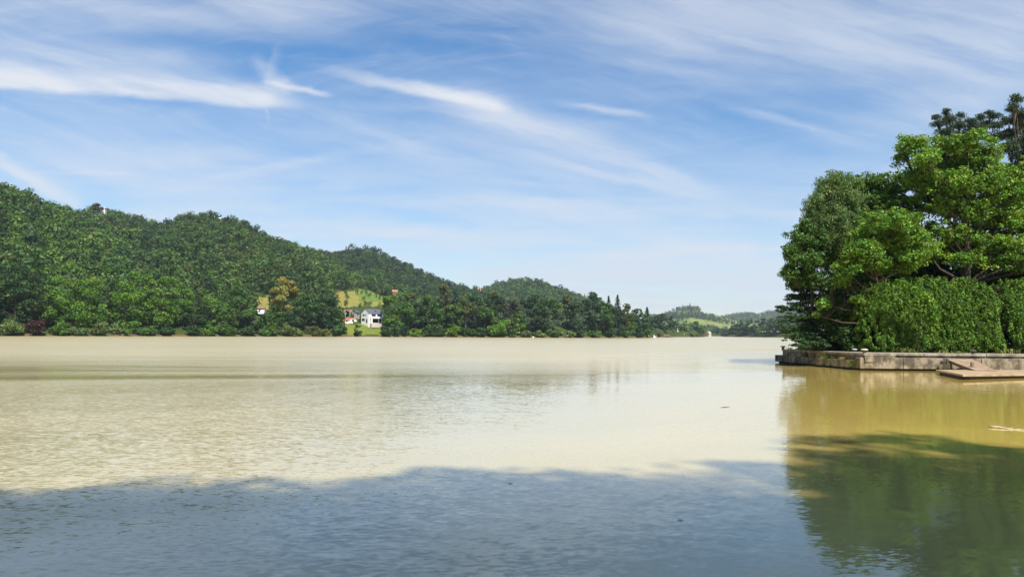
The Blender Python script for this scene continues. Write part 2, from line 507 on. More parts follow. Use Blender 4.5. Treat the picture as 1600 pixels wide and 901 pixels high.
proto_me = []
for j, (V, c, k) in enumerate(PROTO):
    proto_me.append(make_crown_mesh('hillside_crown', V, c, LEAF if k == 'broad' else NEEDLE))
stub = MB(); stub.tube([(0, 0, -2), (0, 0, 3), (0.1, 0, 8)], [0.32, 0.26, 0.08], 5)
stub_me = np_mesh('hillside_trunk', np.array(stub.v), stub.f, BARK)
for i, why in single.items():
    kind = 'conifer' if con[i] else 'broadleaf'
    word = 'pointed dark conifer' if con[i] else 'rounded green broadleaf tree'
    hill = ('the near left hillside', 'the long main hillside', 'the dark middle hill', 'the round central hill')[int(cand[i, 3])]
    o = empty(f'{kind}_tree', cand[i, :3], rot[i]); o.scale = (sc[i],) * 3
    if why == 'ridge':
        tag(o, f'{word} on the skyline of {hill}', 'tree', f'{kind} trees along the skyline of {hill}')
    else:
        tag(o, f'{word} standing in the wood on {hill}', 'tree', f'{kind} trees in the wood on {hill}')
    cr = link('crown', proto_me[pi[i]], None, o); cr.color = (*tone[i], 1)
    link('trunk', stub_me, None, o)

for hi, lab in enumerate(('dense mixed wood covering the near left hillside', 'dense mixed wood covering the long main hillside',
                          'dark wood covering the middle hill', 'hazy green wood on the round central hill',
                          'scattered woods and copses on the far bluish hill', 'bluish wood on the farthest ridge')):
    Vs = []; Cs = []
    for i in np.nonzero(cand[:, 3] == hi)[0]:
        if i in single: continue
        V, c, k = PROTO[pi[i]]
        if hi >= 3: V = V.reshape(-1, 4, 3); sel = slice(i % 2, None, 2) if hi == 3 else slice(i % 3, None, 3); V = V[sel]; c = c[sel]; mid = V.mean(1, keepdims=True); V = (mid + (V - mid) * (1.4 if hi == 3 else 1.7)).reshape(-1, 3)
        ca, sa = math.cos(rot[i]), math.sin(rot[i]); s = sc[i] * (1.0 if hi < 4 else 1.25)
        W = np.empty_like(V); W[:, 0] = (V[:, 0] * ca - V[:, 1] * sa); W[:, 1] = (V[:, 0] * sa + V[:, 1] * ca); W[:, 2] = V[:, 2]
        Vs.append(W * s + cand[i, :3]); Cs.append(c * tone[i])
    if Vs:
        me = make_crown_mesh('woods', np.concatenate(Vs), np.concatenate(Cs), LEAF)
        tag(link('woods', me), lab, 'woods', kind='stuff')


# ------------------------------------------------------------------ trees along the far bank
def ordinal(n):
    return ('first', 'second', 'third', 'fourth', 'fifth', 'sixth', 'seventh', 'eighth', 'ninth', 'tenth', 'eleventh', 'twelfth',
            'thirteenth', 'fourteenth', 'fifteenth', 'sixteenth')[n - 1]


def ground_at(px, Y): return float(terrain_z(np.array([px]), np.array([Y]))[0])


def bank_tree(px, top, w, kind, look, dy=8, label=None, trunk=BARK, base=0.06, name=None, cat='tree', group=None):
    """A tree whose crown tops out at photo row `top`, `w` pixels wide, standing dy behind the waterline."""
    Y = float(ip(px, BANK)) + dy; gz = ground_at(px, Y)
    tp = at(px, top, Y); H = max(1.5, tp[2] - gz); W = w * Y / F
    r = np.random.default_rng(int(px * 13 + top * 7 + dy))
    o = empty(name or {'b': 'broadleaf_tree', 'c': 'conifer_tree', 's': 'riverside_bush', 'o': 'broadleaf_tree'}[kind], (tp[0], Y, gz), 0)
    tag(o, label, cat, group)
    col = np.array(GREENS[look]) * r.uniform(0.9, 1.1)
    pxm = Y / F * 1.5625                       # metres per rendered pixel
    lf = max(0.42, 1.05 * pxm)
    cen = None
    if kind == 'c':
        V, c = conifer_crown(r, H, W * 2.2, 0.06, max(16, int(H / 0.8)), lf * 1.25, col * 1.15, per=10)
        mat = NEEDLE
    else:
        cr = max(0.9, min(W * 0.17, 2.3)); nc = int(np.clip(1.5 * W * H / cr ** 2 / 3.2, 12, 110))
        V, c, cen = broad_crown(r, H, W, base if kind != 's' else -0.05, nc, cr, lf, int(np.clip(8.5 * cr * cr / lf ** 2, 20, 130)), col,
                                flat=0.62, wide=0.38 if kind != 's' else 0.25)
        mat = LEAF
    link('crown', make_crown_mesh('crown', V, c, mat), None, o)
    link('trunk', trunk_mesh('trunk', H, max(0.12, H * 0.016), r, trunk, cen, 5 if kind != 'c' else 0, 5, 0.8 if kind != 's' else 0.4), None, o)
    return o


LOOK = {'bright': 'bright green bank', 'mid': 'mid green bank', 'dark': 'dark green bank', 'olive': 'olive green bank', 'pale': 'pale green bank',
        'lime': 'yellowish green bank', 'purple': 'dull purplish green', 'needle': 'dark pointed'}
# px, top row, width px, kind, look, set-back, own label
ROW = [
    (-75, 420, 80, 'b', 'mid', 14, None), (-35, 412, 80, 'b', 'dark', 10, None),
    (-8, 410, 70, 'b', 'dark', 16, None), (28, 413, 66, 'b', 'dark', 9, 'large dark green tree on the far bank behind the dark red bush'), (58, 426, 56, 'b', 'dark', 13, None),
    (86, 447, 44, 'b', 'bright', 8, None), (112, 411, 58, 'b', 'bright', 17, 'tallest bright green tree on the far bank near the left edge'), (140, 436, 52, 'b', 'bright', 8, None), (166, 425, 54, 'b', 'mid', 15, None),
    (196, 436, 56, 'b', 'bright', 8, None), (222, 424, 58, 'b', 'bright', 16, None), (252, 428, 58, 'b', 'bright', 9, None), (284, 440, 52, 'b', 'bright', 14, None),
    (304, 462, 44, 'b', 'dark', 8, None), (330, 462, 44, 'b', 'bright', 12, None), (352, 478, 42, 'b', 'mid', 7, None), (375, 449, 50, 'b', 'mid', 14, 'tall green tree on the far bank beside the hay clearing'), (394, 487, 30, 'b', 'dark', 8, None),
    (447, 435, 46, 'o', 'yellow', 30, 'tall tree covered in golden yellow blossom on the far bank'),
    (422, 491, 40, 'b', 'mid', 8, None), (434, 488, 30, 'b', 'mid', 14, None), (466, 474, 42, 'b', 'dark', 9, None), (482, 458, 48, 'b', 'mid', 20, None), (508, 462, 44, 'b', 'dark', 14, None), (520, 482, 36, 'b', 'dark', 8, None), (532, 492, 24, 'b', 'mid', 7, 'small green tree at the left edge of the lawn below the house'),
    (610, 462, 33, 'b', 'bright', 10, 'bright green tree touching the right end of the white house'), (630, 474, 34, 'b', 'mid', 9, None), (652, 468, 38, 'b', 'dark', 13, None), (641, 458, 30, 'b', 'olive', 30, None), (673, 462, 42, 'b', 'mid', 11, None),
    (694, 442, 26, 'b', 'olive', 26, 'tall narrow olive brown tree rising above the far bank trees'), (712, 456, 22, 'c', 'needle', 22, None), (708, 478, 40, 'b', 'mid', 10, None), (728, 468, 30, 'b', 'olive', 12, 'thin olive tree with bare pale trunks on the far bank'), (746, 462, 44, 'b', 'dark', 16, None), (757, 480, 36, 'b', 'mid', 7, None),
    (774, 459, 40, 'b', 'dark', 17, None), (780, 490, 36, 'b', 'bright', 6, None), (800, 470, 34, 'b', 'purple', 11, 'dull purplish green tree in the far bank row'), (812, 485, 20, 'b', 'lime', 6, 'narrow light green tree reaching down to the water'), (829, 462, 38, 'b', 'dark', 12, None), (846, 478, 28, 'b', 'dark', 9, None),
    (861, 468, 44, 'b', 'mid', 13, 'green tree with a leaning white trunk on the far bank'), (886, 463, 26, 'b', 'olive', 20, 'yellowish topped tree behind the far bank row'), (902, 474, 42, 'b', 'dark', 9, None), (926, 457, 44, 'b', 'dark', 15, None), (944, 472, 36, 'b', 'mid', 9, None),
    (951, 463, 11, 'c', 'needle', 24, 'shorter of two pointed conifers standing above the far bank row'), (965, 461, 13, 'c', 'needle', 22, 'taller of two pointed conifers standing above the far bank row'), (963, 480, 32, 'b', 'dark', 8, None), (975, 473, 26, 'b', 'olive', 13, None), (985, 488, 26, 'b', 'mid', 8, None), (996, 483, 26, 'b', 'dark', 14, None), (1008, 496, 20, 'b', 'mid', 6, None),
    (1011, 480, 12, 'c', 'needle', 16, 'slender dark conifer at the right end of the far bank row'),
    (1024, 492, 18, 'b', 'dark', 25, None), (1038, 489, 26, 'b', 'dark', 20, 'broad dark tree behind the brown shore and white mast'), (1050, 495, 16, 'b', 'dark', 24, None), (1060, 508, 15, 'b', 'mid', 26, None), (1075, 506, 22, 'b', 'bright', 20, None), (1088, 502, 12, 'b', 'mid', 24, None), (1095, 508, 16, 'b', 'mid', 10, None),
    (1140, 512, 20, 'b', 'dark', 15, None), (1150, 507, 22, 'b', 'dark', 22, None), (1163, 499, 20, 'b', 'mid', 26, None), (1160, 511, 18, 'b', 'dark', 10, None), (1176, 500, 24, 'b', 'dark', 20, None), (1187, 509, 22, 'b', 'mid', 9, None), (1194, 497, 20, 'b', 'dark', 26, None), (1207, 503, 26, 'b', 'dark', 15, None), (1212, 494, 24, 'b', 'mid', 30, None), (1224, 498, 26, 'b', 'dark', 20, None), (1242, 494, 30, 'b', 'dark', 25, None),
    (1268, 496, 34, 'b', 'mid', 20, None), (1300, 494, 34, 'b', 'dark', 20, None), (1334, 496, 36, 'b', 'mid', 20, None), (1368, 494, 36, 'b', 'dark', 22, None), (1402, 497, 36, 'b', 'mid', 18, None), (1125, 513, 24, 'b', 'dark', 20, None), (1113, 517, 12, 'b', 'dark', 30, None),
]
SECT = [(-999, 420, 'left of the yellow tree'), (420, 560, 'between yellow tree and white house'), (560, 700, 'just right of the white house'),
        (700, 1016, 'right of the olive brown tree'), (1016, 1104, 'on the spit with the white mast'), (1104, 2000, 'on the farthest right shore')]
count = {}
for px, top, w, kind, look, dy, lab in sorted(ROW):
    grp = None
    sec = next(s for s in SECT if s[0] <= px < s[1])[2]
    if lab is None:
        if px < -5 or px > 1245:
            lab = f'{LOOK[look]} tree continuing the far bank row past the edge of view'; grp = 'far bank trees past the edge of view'
        else:
            key = (look, sec); count[key] = count.get(key, 0) + 1
            grp = 'trees along the far bank'
            lab = f'{ordinal(count[key])} {LOOK[look]} tree from the left {sec}'
            if sec[:2] != 'on': lab = f'{ordinal(count[key])} {LOOK[look]} tree from the left, {sec}'
    else: grp = 'trees along the far bank'
    bank_tree(px, top, w, kind, look, dy, lab, trunk=PALE_BARK if (px in (861, 728)) else BARK, base=0.3 if px in (861, 728) else (0.12 if kind == 'o' else 0.05), group=grp)

BUSH = [  # px, top, width, look, label
    (14, 504, 46, 'pale', 'wide pale olive bush at the waterline by the left edge'), (55, 500, 32, 'maroon', 'dark red leaved bush at the waterline of the far bank'),
    (92, 511, 30, 'mid', 'low green bush at the waterline right of the dark red bush'), (122, 513, 36, 'pale', 'low bush with yellowish tips under the tallest bright tree'),
    (166, 503, 56, 'pale', 'widest pale green bush overhanging the far waterline'), (205, 510, 34, 'mid', 'green waterline bush right of the widest pale bush'), (232, 511, 32, 'mid', 'rounded green bush at the waterline below bright trees'),
    (262, 512, 34, 'dark', 'dark low bush at the waterline below bright trees'), (296, 511, 30, 'dark', 'dark bush at the waterline left of a bright bush'), (321, 503, 30, 'bright', 'bright green bush at the waterline below dark tree'), (352, 511, 36, 'mid', 'green bush at the waterline below the tall clearing tree'), (385, 512, 34, 'dark', 'dark bush at the waterline before the hay clearing'),
    (420, 512, 38, 'mid', 'green bush at the waterline left below the yellow tree'), (458, 509, 44, 'pale', 'pale spreading bush at the waterline below the yellow tree'), (498, 510, 40, 'olive', 'olive bush at the waterline right of the yellow tree'), (526, 512, 24, 'mid', 'last green bush before the lawn below the house'),
    (541, 486, 13, 'dark', 'dark bush under the brown tiled roof left of the white house'), (550, 488, 12, 'mid', 'round green bush beside the grey house and brown roof'),
    (559, 508, 14, 'dark', 'small round bush on the lawn below the white house'), (610, 507, 40, 'dark', 'dark bush at the waterline right of the lawn'), (632, 506, 18, 'needle', 'dark pointed shrub beside the bright waterline grass'), (650, 514, 26, 'lime', 'yellowish green bush right of the dark pointed shrub'),
    (668, 508, 26, 'dark', 'dark rounded bush right of the yellowish green bush'), (688, 511, 24, 'dark', 'second dark rounded bush right of the yellowish green bush'), (706, 509, 26, 'lime', 'vivid green bush below the tall olive brown tree'), (730, 511, 28, 'mid', 'green bush below the bare pale trunks'), (752, 512, 26, 'dark', 'dark bush right of the bare pale trunks'),
    (773, 506, 26, 'bright', 'bright leafy bush hanging over the water'), (797, 514, 24, 'mid', 'green bush left of the narrow light green tree'), (822, 516, 20, 'olive', 'small olive bush by the narrow light green tree'), (843, 517, 22, 'pale', 'low pale bush left of the white trunk'), (862, 515, 28, 'mid', 'green bush below the leaning white trunk'), (884, 517, 24, 'pale', 'low pale bush right of the white trunk'),
    (905, 515, 26, 'dark', 'dark bush at the waterline right of the pale bushes'), (928, 516, 26, 'mid', 'green waterline bush below the tallest dark tree'), (952, 516, 26, 'dark', 'dark waterline bush below the two conifers'), (976, 517, 24, 'mid', 'green waterline bush right of the two conifers'), (998, 517, 22, 'dark', 'dark waterline bush near the slender conifer'), (1012, 520, 12, 'lime', 'small yellowish bush at the tip of the bank'),
    (1028, 521, 14, 'dark', 'dark low bush behind the small white boat'), (1082, 521, 26, 'olive', 'olive shore bush right of the white mast'),
]
for px, top, w, look, lab in BUSH:
    bank_tree(px, top, w, 's', look, 42 if px in (541, 550) else 2.6, lab, name='riverside_bush', cat='bush', group='bushes along the far waterline')

# ------------------------------------------------------------------ white house and other far buildings
WHITE = simple('white_render', (0.80, 0.78, 0.76), 0.8, 0.04, 0.4)
SLATE = simple('slate_roof', (0.075, 0.08, 0.10), 0.55, 0.15, 0.8)
GLASS = simple('dark_glass', (0.015, 0.018, 0.022), 0.08, 0.1, 0.3, 0.6)
DARK = simple('dark_frame', (0.03, 0.03, 0.03), 0.5, 0.2)
TILE = simple('red_tile', (0.36, 0.10, 0.055), 0.8, 0.25, 1.2)
RUST = simple('brown_tile', (0.185, 0.095, 0.065), 0.85, 0.2, 1.2)
CREAM = simple('cream_wall', (0.66, 0.58, 0.46), 0.85, 0.08, 0.6)
ORANGE = simple('orange_roof', (0.33, 0.165, 0.08), 0.85, 0.15, 0.6)
GREYW = simple('grey_wall', (0.30, 0.27, 0.25), 0.9, 0.2, 0.8)
METAL = simple('pale_metal', (0.6, 0.6, 0.58), 0.45, 0.1)


def gable_house(name, loc, rz, L, W, eave, ridge, wall, roofm, label, wins=True, over=0.35, cat='house', group=None):
    """Plain gabled house: long axis +x, wall, roof, a door and windows."""
    o = empty(name, loc, rz); tag(o, label, cat, group)
    w = MB(); V = [(x, y, -2) for x, y in ((-L / 2, -W / 2), (L / 2, -W / 2), (L / 2, W / 2), (-L / 2, W / 2))] + [(x, y, eave) for x, y in ((-L / 2, -W / 2), (L / 2, -W / 2), (L / 2, W / 2), (-L / 2, W / 2))] + [(-L / 2, 0, ridge - 0.12), (L / 2, 0, ridge - 0.12)]
    w.add(V, [[0, 1, 5, 4], [1, 2, 6, 9, 5], [2, 3, 7, 6], [3, 0, 4, 8, 7], [4, 5, 9, 8], [6, 7, 8, 9]]); w.build('wall', wall, o)
    r = MB(); k = (ridge - eave) / (W / 2)
    for s in (-1, 1):
        q = [(-L / 2 - over, s * (W / 2 + over), eave - k * over + 0.05), (L / 2 + over, s * (W / 2 + over), eave - k * over + 0.05), (L / 2 + over, 0, ridge + 0.05), (-L / 2 - over, 0, ridge + 0.05)]
        r.slab(q if s < 0 else q[::-1], 0.16)
    r.build('roof', roofm, o)
    if wins:
        for x in (-L * 0.28, L * 0.1, L * 0.32):
            m = MB(); m.box(x - 0.45, x + 0.45, -W / 2 - 0.04, -W / 2 + 0.05, eave * 0.42, eave * 0.82); m.build('window', GLASS, o)
        m = MB(); m.box(-L * 0.1 - 0.45, -L * 0.1 + 0.45, -W / 2 - 0.05, -W / 2 + 0.05, 0, eave * 0.75); m.build('door', DARK, o)
        m = MB(); m.box(-L / 2 - 0.04, -L / 2 + 0.05, -0.5, 0.5, eave * 0.45, eave * 0.8); m.build('window', GLASS, o)
    return o


# local frame of the white house: gable wall at x=-L/2 facing -x, long wall at y=-W/2 facing -y
HY = 428.0; hz = at(566, 504.4, HY)[2]; hc = at(577.5, 504, HY)
hs = empty('white_house', (hc[0] + 0.6, HY + 4, hz), R(46))
tag(hs, 'white two storey house with dark slate roof on the far bank lawn', 'house')
L, W, EV, RG = 9.6, 7.4, 5.55, 8.0
w = MB()
xs = (-L / 2, L / 2); ys_ = (-W / 2, W / 2)
V = [(-L / 2, -W / 2, -3), (L / 2, -W / 2, -3), (L / 2, W / 2, -3), (-L / 2, W / 2, -3), (-L / 2, -W / 2, EV), (L / 2, -W / 2, EV), (L / 2, W / 2, EV), (-L / 2, W / 2, EV), (-L / 2, 0, RG - 0.1), (L / 2, 0, RG - 0.1)]
w.add(V, [[0, 1, 5, 4], [1, 2, 6, 9, 5], [2, 3, 7, 6], [3, 0, 4, 8, 7], [4, 5, 9, 8], [6, 7, 8, 9]]); w.build('wall', WHITE, hs)
r_ = MB(); k_ = (RG - EV) / (W / 2)
for s in (-1, 1):
    q = [(-L / 2 - 0.12, s * (W / 2 + 0.3), EV - k_ * 0.3 + 0.06), (L / 2 + 0.12, s * (W / 2 + 0.3), EV - k_ * 0.3 + 0.06), (L / 2 + 0.12, 0, RG + 0.06), (-L / 2 - 0.12, 0, RG + 0.06)]
    r_.slab(q if s < 0 else q[::-1], 0.16)
roof = r_.build('roof', SLATE, hs)
m = MB(); ym = -W / 4
m.slab([(0.4, ym - 0.5, EV + k_ * (W / 4 - 0.5) + 0.12), (1.3, ym - 0.5, EV + k_ * (W / 4 - 0.5) + 0.12), (1.3, ym + 0.5, EV + k_ * (W / 4 + 0.5) + 0.12), (0.4, ym + 0.5, EV + k_ * (W / 4 + 0.5) + 0.12)], 0.06)
m.build('skylight', GLASS, roof)


def win(face, a0, a1, z0, z1):
    f = MB(); p = MB(); e = 0.09
    if face == 'g':
        X0 = -L / 2
        f.box(X0 - 0.06, X0 + 0.02, a0 - e, a1 + e, z0 - e, z0); f.box(X0 - 0.06, X0 + 0.02, a0 - e, a1 + e, z1, z1 + e)
        f.box(X0 - 0.06, X0 + 0.02, a0 - e, a0, z0, z1); f.box(X0 - 0.06, X0 + 0.02, a1, a1 + e, z0, z1)
        p.box(X0 - 0.03, X0 + 0.02, a0, a1, z0, z1)
    else:
        Y0 = -W / 2
        f.box(a0 - e, a1 + e, Y0 - 0.06, Y0 + 0.02, z0 - e, z0); f.box(a0 - e, a1 + e, Y0 - 0.06, Y0 + 0.02, z1, z1 + e)
        f.box(a0 - e, a0, Y0 - 0.06, Y0 + 0.02, z0, z1); f.box(a1, a1 + e, Y0 - 0.06, Y0 + 0.02, z0, z1)
        p.box(a0, a1, Y0 - 0.03, Y0 + 0.02, z0, z1)
    fr = f.build('window', DARK, hs); p.build('pane', GLASS, fr)


win('g', 0.6, 2.2, 4.1, 4.9); win('g', -1.0, -0.6, 3.9, 5.2); win('g', 0.4, 2.8, 1.3, 2.5)
win('l', -3.0, -0.2, 3.75, 4.95); win('l', 0.9, 3.9, 3.75, 4.95)
win('l', -2.6, 1.4, 0.25, 2.4)
m = MB(); m.box(2.3, 3.5, -W / 2 - 0.05, -W / 2 + 0.02, 0.05, 2.4); m.build('door', DARK, hs)
m = MB(); m.box(-L / 2 - 0.05, -L / 2 + 0.02, -2.2, -1.1, 0.05, 2.3); m.build('door', DARK, hs)
m = MB(); m.box(-4.2, L / 2, -W / 2 - 1.7, -W / 2 - 0.01, 2.62, 2.9); m.box(-4.2, L / 2, -W / 2 - 1.7, -W / 2 - 1.55, 2.9, 3.7); m.box(-4.2, -4.05, -W / 2 - 1.55, -W / 2 - 0.01, 2.9, 3.7); m.box(L / 2 - 0.15, L / 2, -W / 2 - 1.55, -W / 2 - 0.01, 2.9, 3.7)
m.build('balcony', WHITE, hs)
for x0 in (-4.15, L / 2 - 0.7):
    m = MB(); m.box(x0, x0 + 0.65, -W / 2 - 1.65, -W / 2 - 1.05, -3, 2.61); m.build('pillar', WHITE, hs)
m = MB(); m.box(-4.4, L / 2 + 0.3, -W / 2 - 2.2, -W / 2 - 0.02, -2.5, -0.12); m.build('terrace', simple('terrace_stone', (0.42, 0.38, 0.30), 0.9), hs)

p = at(543.5, 503, 432); gable_house('shed', (p[0], 432, p[2]), R(12), 5.6, 3.4, 1.3, 2.3, WHITE, TILE, 'low white shed with red tiled roof left of the white house', over=0.3, cat='shed')
p = at(552, 502.5, 425); s = empty('round_topped_shelter', (p[0], 425, p[2]), R(5)); tag(s, 'small white shelter with round topped front left of the white house', 'shelter')
m = MB(); poly = [(-1.9, 0)] + [(-1.9 * math.cos(t), 0.6 + 0.9 * math.sin(t)) for t in np.linspace(0, math.pi, 9)] + [(1.9, 0)]
n_ = len(poly); m.add([(x, -1.2, z) for x, z in poly] + [(x, 1.4, z) for x, z in poly], [list(range(n_)), list(range(2 * n_ - 1, n_ - 1, -1))] + [[i, n_ + i, n_ + (i + 1) % n_, (i + 1) % n_] for i in range(n_)]); m.build('shell', CREAM, s)
m = MB(); m.box(-0.5, 0.5, -1.25, -1.15, 0, 1.3); m.build('door', DARK, s)
p = at(546, 485, 470); gable_house('house', (p[0] - 0.6, 470, p[2] - 2.3), R(8), 4.6, 4.4, 1.4, 2.8, GREYW, RUST, 'house with brown tiled roof below the hay field', cat='house')
p = at(557, 492, 455); gable_house('house', (p[0] - 0.5, 455, p[2] - 0.3), R(70), 3.6, 3.2, 2.0, 3.2, GREYW, SLATE, 'small grey house squeezed behind the white house', cat='house')
p = at(408, 484.5, 480); gable_house('cottage', (p[0], 480, p[2] - 0.3), R(10), 4.4, 3.4, 1.5, 2.6, WHITE, RUST, 'small white cottage in the hay clearing left of the yellow tree', cat='cottage')
p = at(617, 453, 760); gable_house('house', (p[0], 760, p[2] - 2.4), R(15), 5.0, 4.2, 0.9, 2.4, RUST, ORANGE, 'orange roofed house in a hillside clearing above the white house', cat='house')
p = at(745, 452, 1170); gable_house('farmhouse', (p[0], 1170, p[2] - 3.2), R(5), 12, 8, 3.0, 5.4, CREAM, ORANGE, 'orange roofed farmhouse in the saddle between two hills', cat='farmhouse')
p = at(158.5, 330, 800); gable_house('hilltop_house', (p[0], 800, p[2] - 1.2), R(12), 8, 6, 3.6, 5.6, WHITE, GREYW, 'white hilltop house beside a big round tree', cat='house')
p = at(340, 345, 795); gable_house('hilltop_hut', (p[0], 795, p[2]), R(5), 7, 5, 2.0, 3.4, CREAM, METAL, 'pale roofed hut near the top of the long hillside', cat='hut')
p = at(154, 332, 792); o = empty('broadleaf_tree', (p[0] - 1, 792, p[2] - 1.5)); tag(o, 'big round tree beside the white hilltop house', 'tree')
r9 = np.random.default_rng(91); V, c, cen = broad_crown(r9, 11, 10, 0.2, 22, 1.8, 0.8, 60, GREENS['olive'], flat=0.7)
link('crown', make_crown_mesh('crown', V, c, LEAF), None, o); link('trunk', trunk_mesh('trunk', 11, 0.3, r9, BARK, cen, 4, 5), None, o)

for px, pt, pb, lab in ((539.5, 489, 500, 'shorter pale lamp pole behind the red roofed shed'), (546.5, 487.5, 500, 'taller pale lamp pole behind the red roofed shed')):
    a = at(px, pb, 440); b = at(px, pt, 440); o = empty('lamp_pole', (a[0], 440, a[2])); tag(o, lab, 'pole', 'poles by the shed')
    m = MB(); m.tube([(0, 0, -2), (0, 0, b[2] - a[2])], [0.11, 0.08], 6); m.build('pole', METAL, o)
    m = MB(); h_ = b[2] - a[2]; m.box(-0.1, 0.7, -0.12, 0.12, h_ - 0.02, h_ + 0.16); m.build('lamp_head', METAL, o)

# spit with mast, boat, poles
p = on_plane(1059, 526.6); mY = 838.0; p = at(1059, 526.3, mY)
o = empty('signal_mast', (p[0], mY, 0)); tag(o, 'slender white mast with a rounded body on the far shore', 'mast')
m = MB(); m.tube([(0, 0, -0.5), (0, 0, 5), (0, 0, 10.4)], [0.42, 0.3, 0.12], 8); m.build('pole', WHITE, o)
m = MB(); m.lathe([(0.25, 3.0), (1.5, 3.5), (1.7, 4.2), (0.9, 4.9), (0.6, 5.4), (0.85, 6.0), (0.6, 6.8), (0.2, 7.2)], n=10); m.build('body', WHITE, o)
m = MB(); m.box(-2.1, 2.1, -0.15, 0.15, 3.95, 4.2); m.build('crossarm', WHITE, o)
m = MB(); m.tube([(-1.3, 0, -0.5), (-0.4, 0, 3.6)], [0.16, 0.16], 6); m.tube([(1.5, 0, -0.5), (0.6, 0, 3.6)], [0.16, 0.16], 6); m.build('brace', METAL, o)
for px, top, lab in ((1052, 514, 'thin grey pole left of the white mast'), (1069, 520, 'thin grey pole right of the white mast'), (1063, 519, 'short pale stake touching the white mast')):
    a = at(px, 525.5, 845); b = at(px, top, 845); o = tag(MB().tube([(a[0], 845, -1), (a[0], 845, b[2])], [0.2, 0.14], 6).build('shore_pole', METAL), lab, 'pole', 'poles on the far spit')
a = at(1021, 525.8, 650); o = empty('small_boat', (a[0], 650, 0), R(20)); tag(o, 'small white boat moored at the tip of the far bank', 'boat')
m = MB(); hull = [(-2.4, -0.9), (1.4, -0.9), (2.9, 0), (1.4, 0.9), (-2.4, 0.9)]
m.add([(x * 0.85, y * 0.75, -0.2) for x, y in hull] + [(x, y, 0.9) for x, y in hull], [[4, 3, 2, 1, 0], [5, 6, 7, 8, 9]] + [[i, (i + 1) % 5, 5 + (i + 1) % 5, 5 + i] for i in range(5)]); m.build('hull', WHITE, o, 0.05)
m = MB(); m.box(-1.6, 0.8, -0.65, 0.65, 0.9, 1.9); m.build('cabin', WHITE, o, 0.08); m = MB(); m.box(-1.0, 0.3, -0.68, -0.6, 1.25, 1.65); m.build('window', GLASS, o)
a = at(1040, 525.5, 742); m = MB(); r5 = np.random.default_rng(5)
me_pts = [(-6 + 12 * t, r5.normal() * 0.6, 0.3 + 1.1 * math.sin(math.pi * t)) for t in np.linspace(0, 1, 8)]
m.tube(me_pts, [0.4, 1.0, 1.4, 1.5, 1.6, 1.3, 0.9, 0.3], 7)
o = m.build('earth_heap', simple('reddish_earth', (0.13, 0.085, 0.06), 0.95)); o.location = (a[0], 742, 0); tag(o, 'low reddish earth heap on the far shore left of the mast', 'earth heap')
p = at(1107.5, 526, 1440); gable_house('boathouse', (p[0], 1440, 1.0), R(60), 9, 7, 5, 8.5, CREAM, METAL, 'pale boathouse at the far river bend', cat='boathouse')
p = on_plane(833, 525.8); o = tag(MB().lathe([(0.3, -0.3), (0.7, 0.05), (0.6, 0.4), (0.3, 0.65)], n=7).build('pale_rock', CREAM), 'single pale rock at the waterline by the narrow light green tree', 'rock'); o.location = at(833, 526, ip(833, BANK) - 1) * np.array([1, 1, 0]); o.rotation_euler = (0.2, 0.1, 0.4)

# ------------------------------------------------------------------ wooded point with the quay (right)
QA = np.array([27.85, 60.6])            # near corner of the quay
QL = np.array([26.6, 75.0])             # far end of the left face
QR = 95.0
TOPZ = 1.36


def concrete_mat(name, base, dark, amount):
    m, g, out = new_mat(name)
    pos = g.node('ShaderNodeNewGeometry').outputs['Position']
    sx = g.node('ShaderNodeSeparateXYZ'); g.put(sx.inputs[0], pos)
    n1 = g.noise(pos, 1.1, 6, 0.68); n2 = g.noise(pos, 6.0, 5, 0.7)
    streak = g.noise(g.vec(g.m('MULTIPLY', g.m('ADD', sx.outputs[0], sx.outputs[1]), 1.4), 0.0, g.m('MULTIPLY', sx.outputs[2], 0.5)), 1.0, 4, 0.6)
    c = g.mix(g.sstep(n1, 0.40, 0.62), dark, base)
    c = g.mix(g.m('MULTIPLY', g.sstep(streak, 0.48, 0.66), amount), c, (0.055, 0.048, 0.036, 1))
    c = g.mix(g.sstep(n2, 0.55, 0.75), c, g.mix(1.0, c, (0.55, 0.55, 0.5, 1), 'MULTIPLY'))
    moss = g.noise(pos, 0.8, 5, 0.6)
    c = g.mix(g.m('MULTIPLY', g.sstep(moss, 0.58, 0.7), 0.55), c, (0.07, 0.075, 0.03, 1))
    wet = g.sstep(g.m('ADD', sx.outputs[2], g.m('MULTIPLY', n1, 0.12)), 0.18, 0.27)
    c = g.mix(wet, g.mix(1.0, c, (0.32, 0.29, 0.22, 1), 'MULTIPLY'), c)     # wet, algae-stained foot
    b = g.node('ShaderNodeBsdfPrincipled'); g.put(b.inputs['Base Color'], c); b.inputs['Roughness'].default_value = 0.9; b.inputs['Specular IOR Level'].default_value = 0.2
    bp = g.node('ShaderNodeBump'); bp.inputs['Strength'].default_value = 0.7; bp.inputs['Distance'].default_value = 0.06
    g.put(bp.inputs['Height'], g.m('ADD', n1, g.m('MULTIPLY', n2, 0.5))); g.put(b.inputs['Normal'], bp.outputs[0])
    g.put(out.inputs[0], b.outputs[0])
    return m


CONC = concrete_mat('weathered_concrete', (0.27, 0.225, 0.165, 1), (0.09, 0.077, 0.056, 1), 0.85)
COPE = concrete_mat('coping_concrete', (0.33, 0.285, 0.22, 1), (0.17, 0.145, 0.11, 1), 0.4)
SOIL = simple('leaf_litter', (0.055, 0.05, 0.03), 0.95, 0.4, 2.0, 0.1, 0.5)

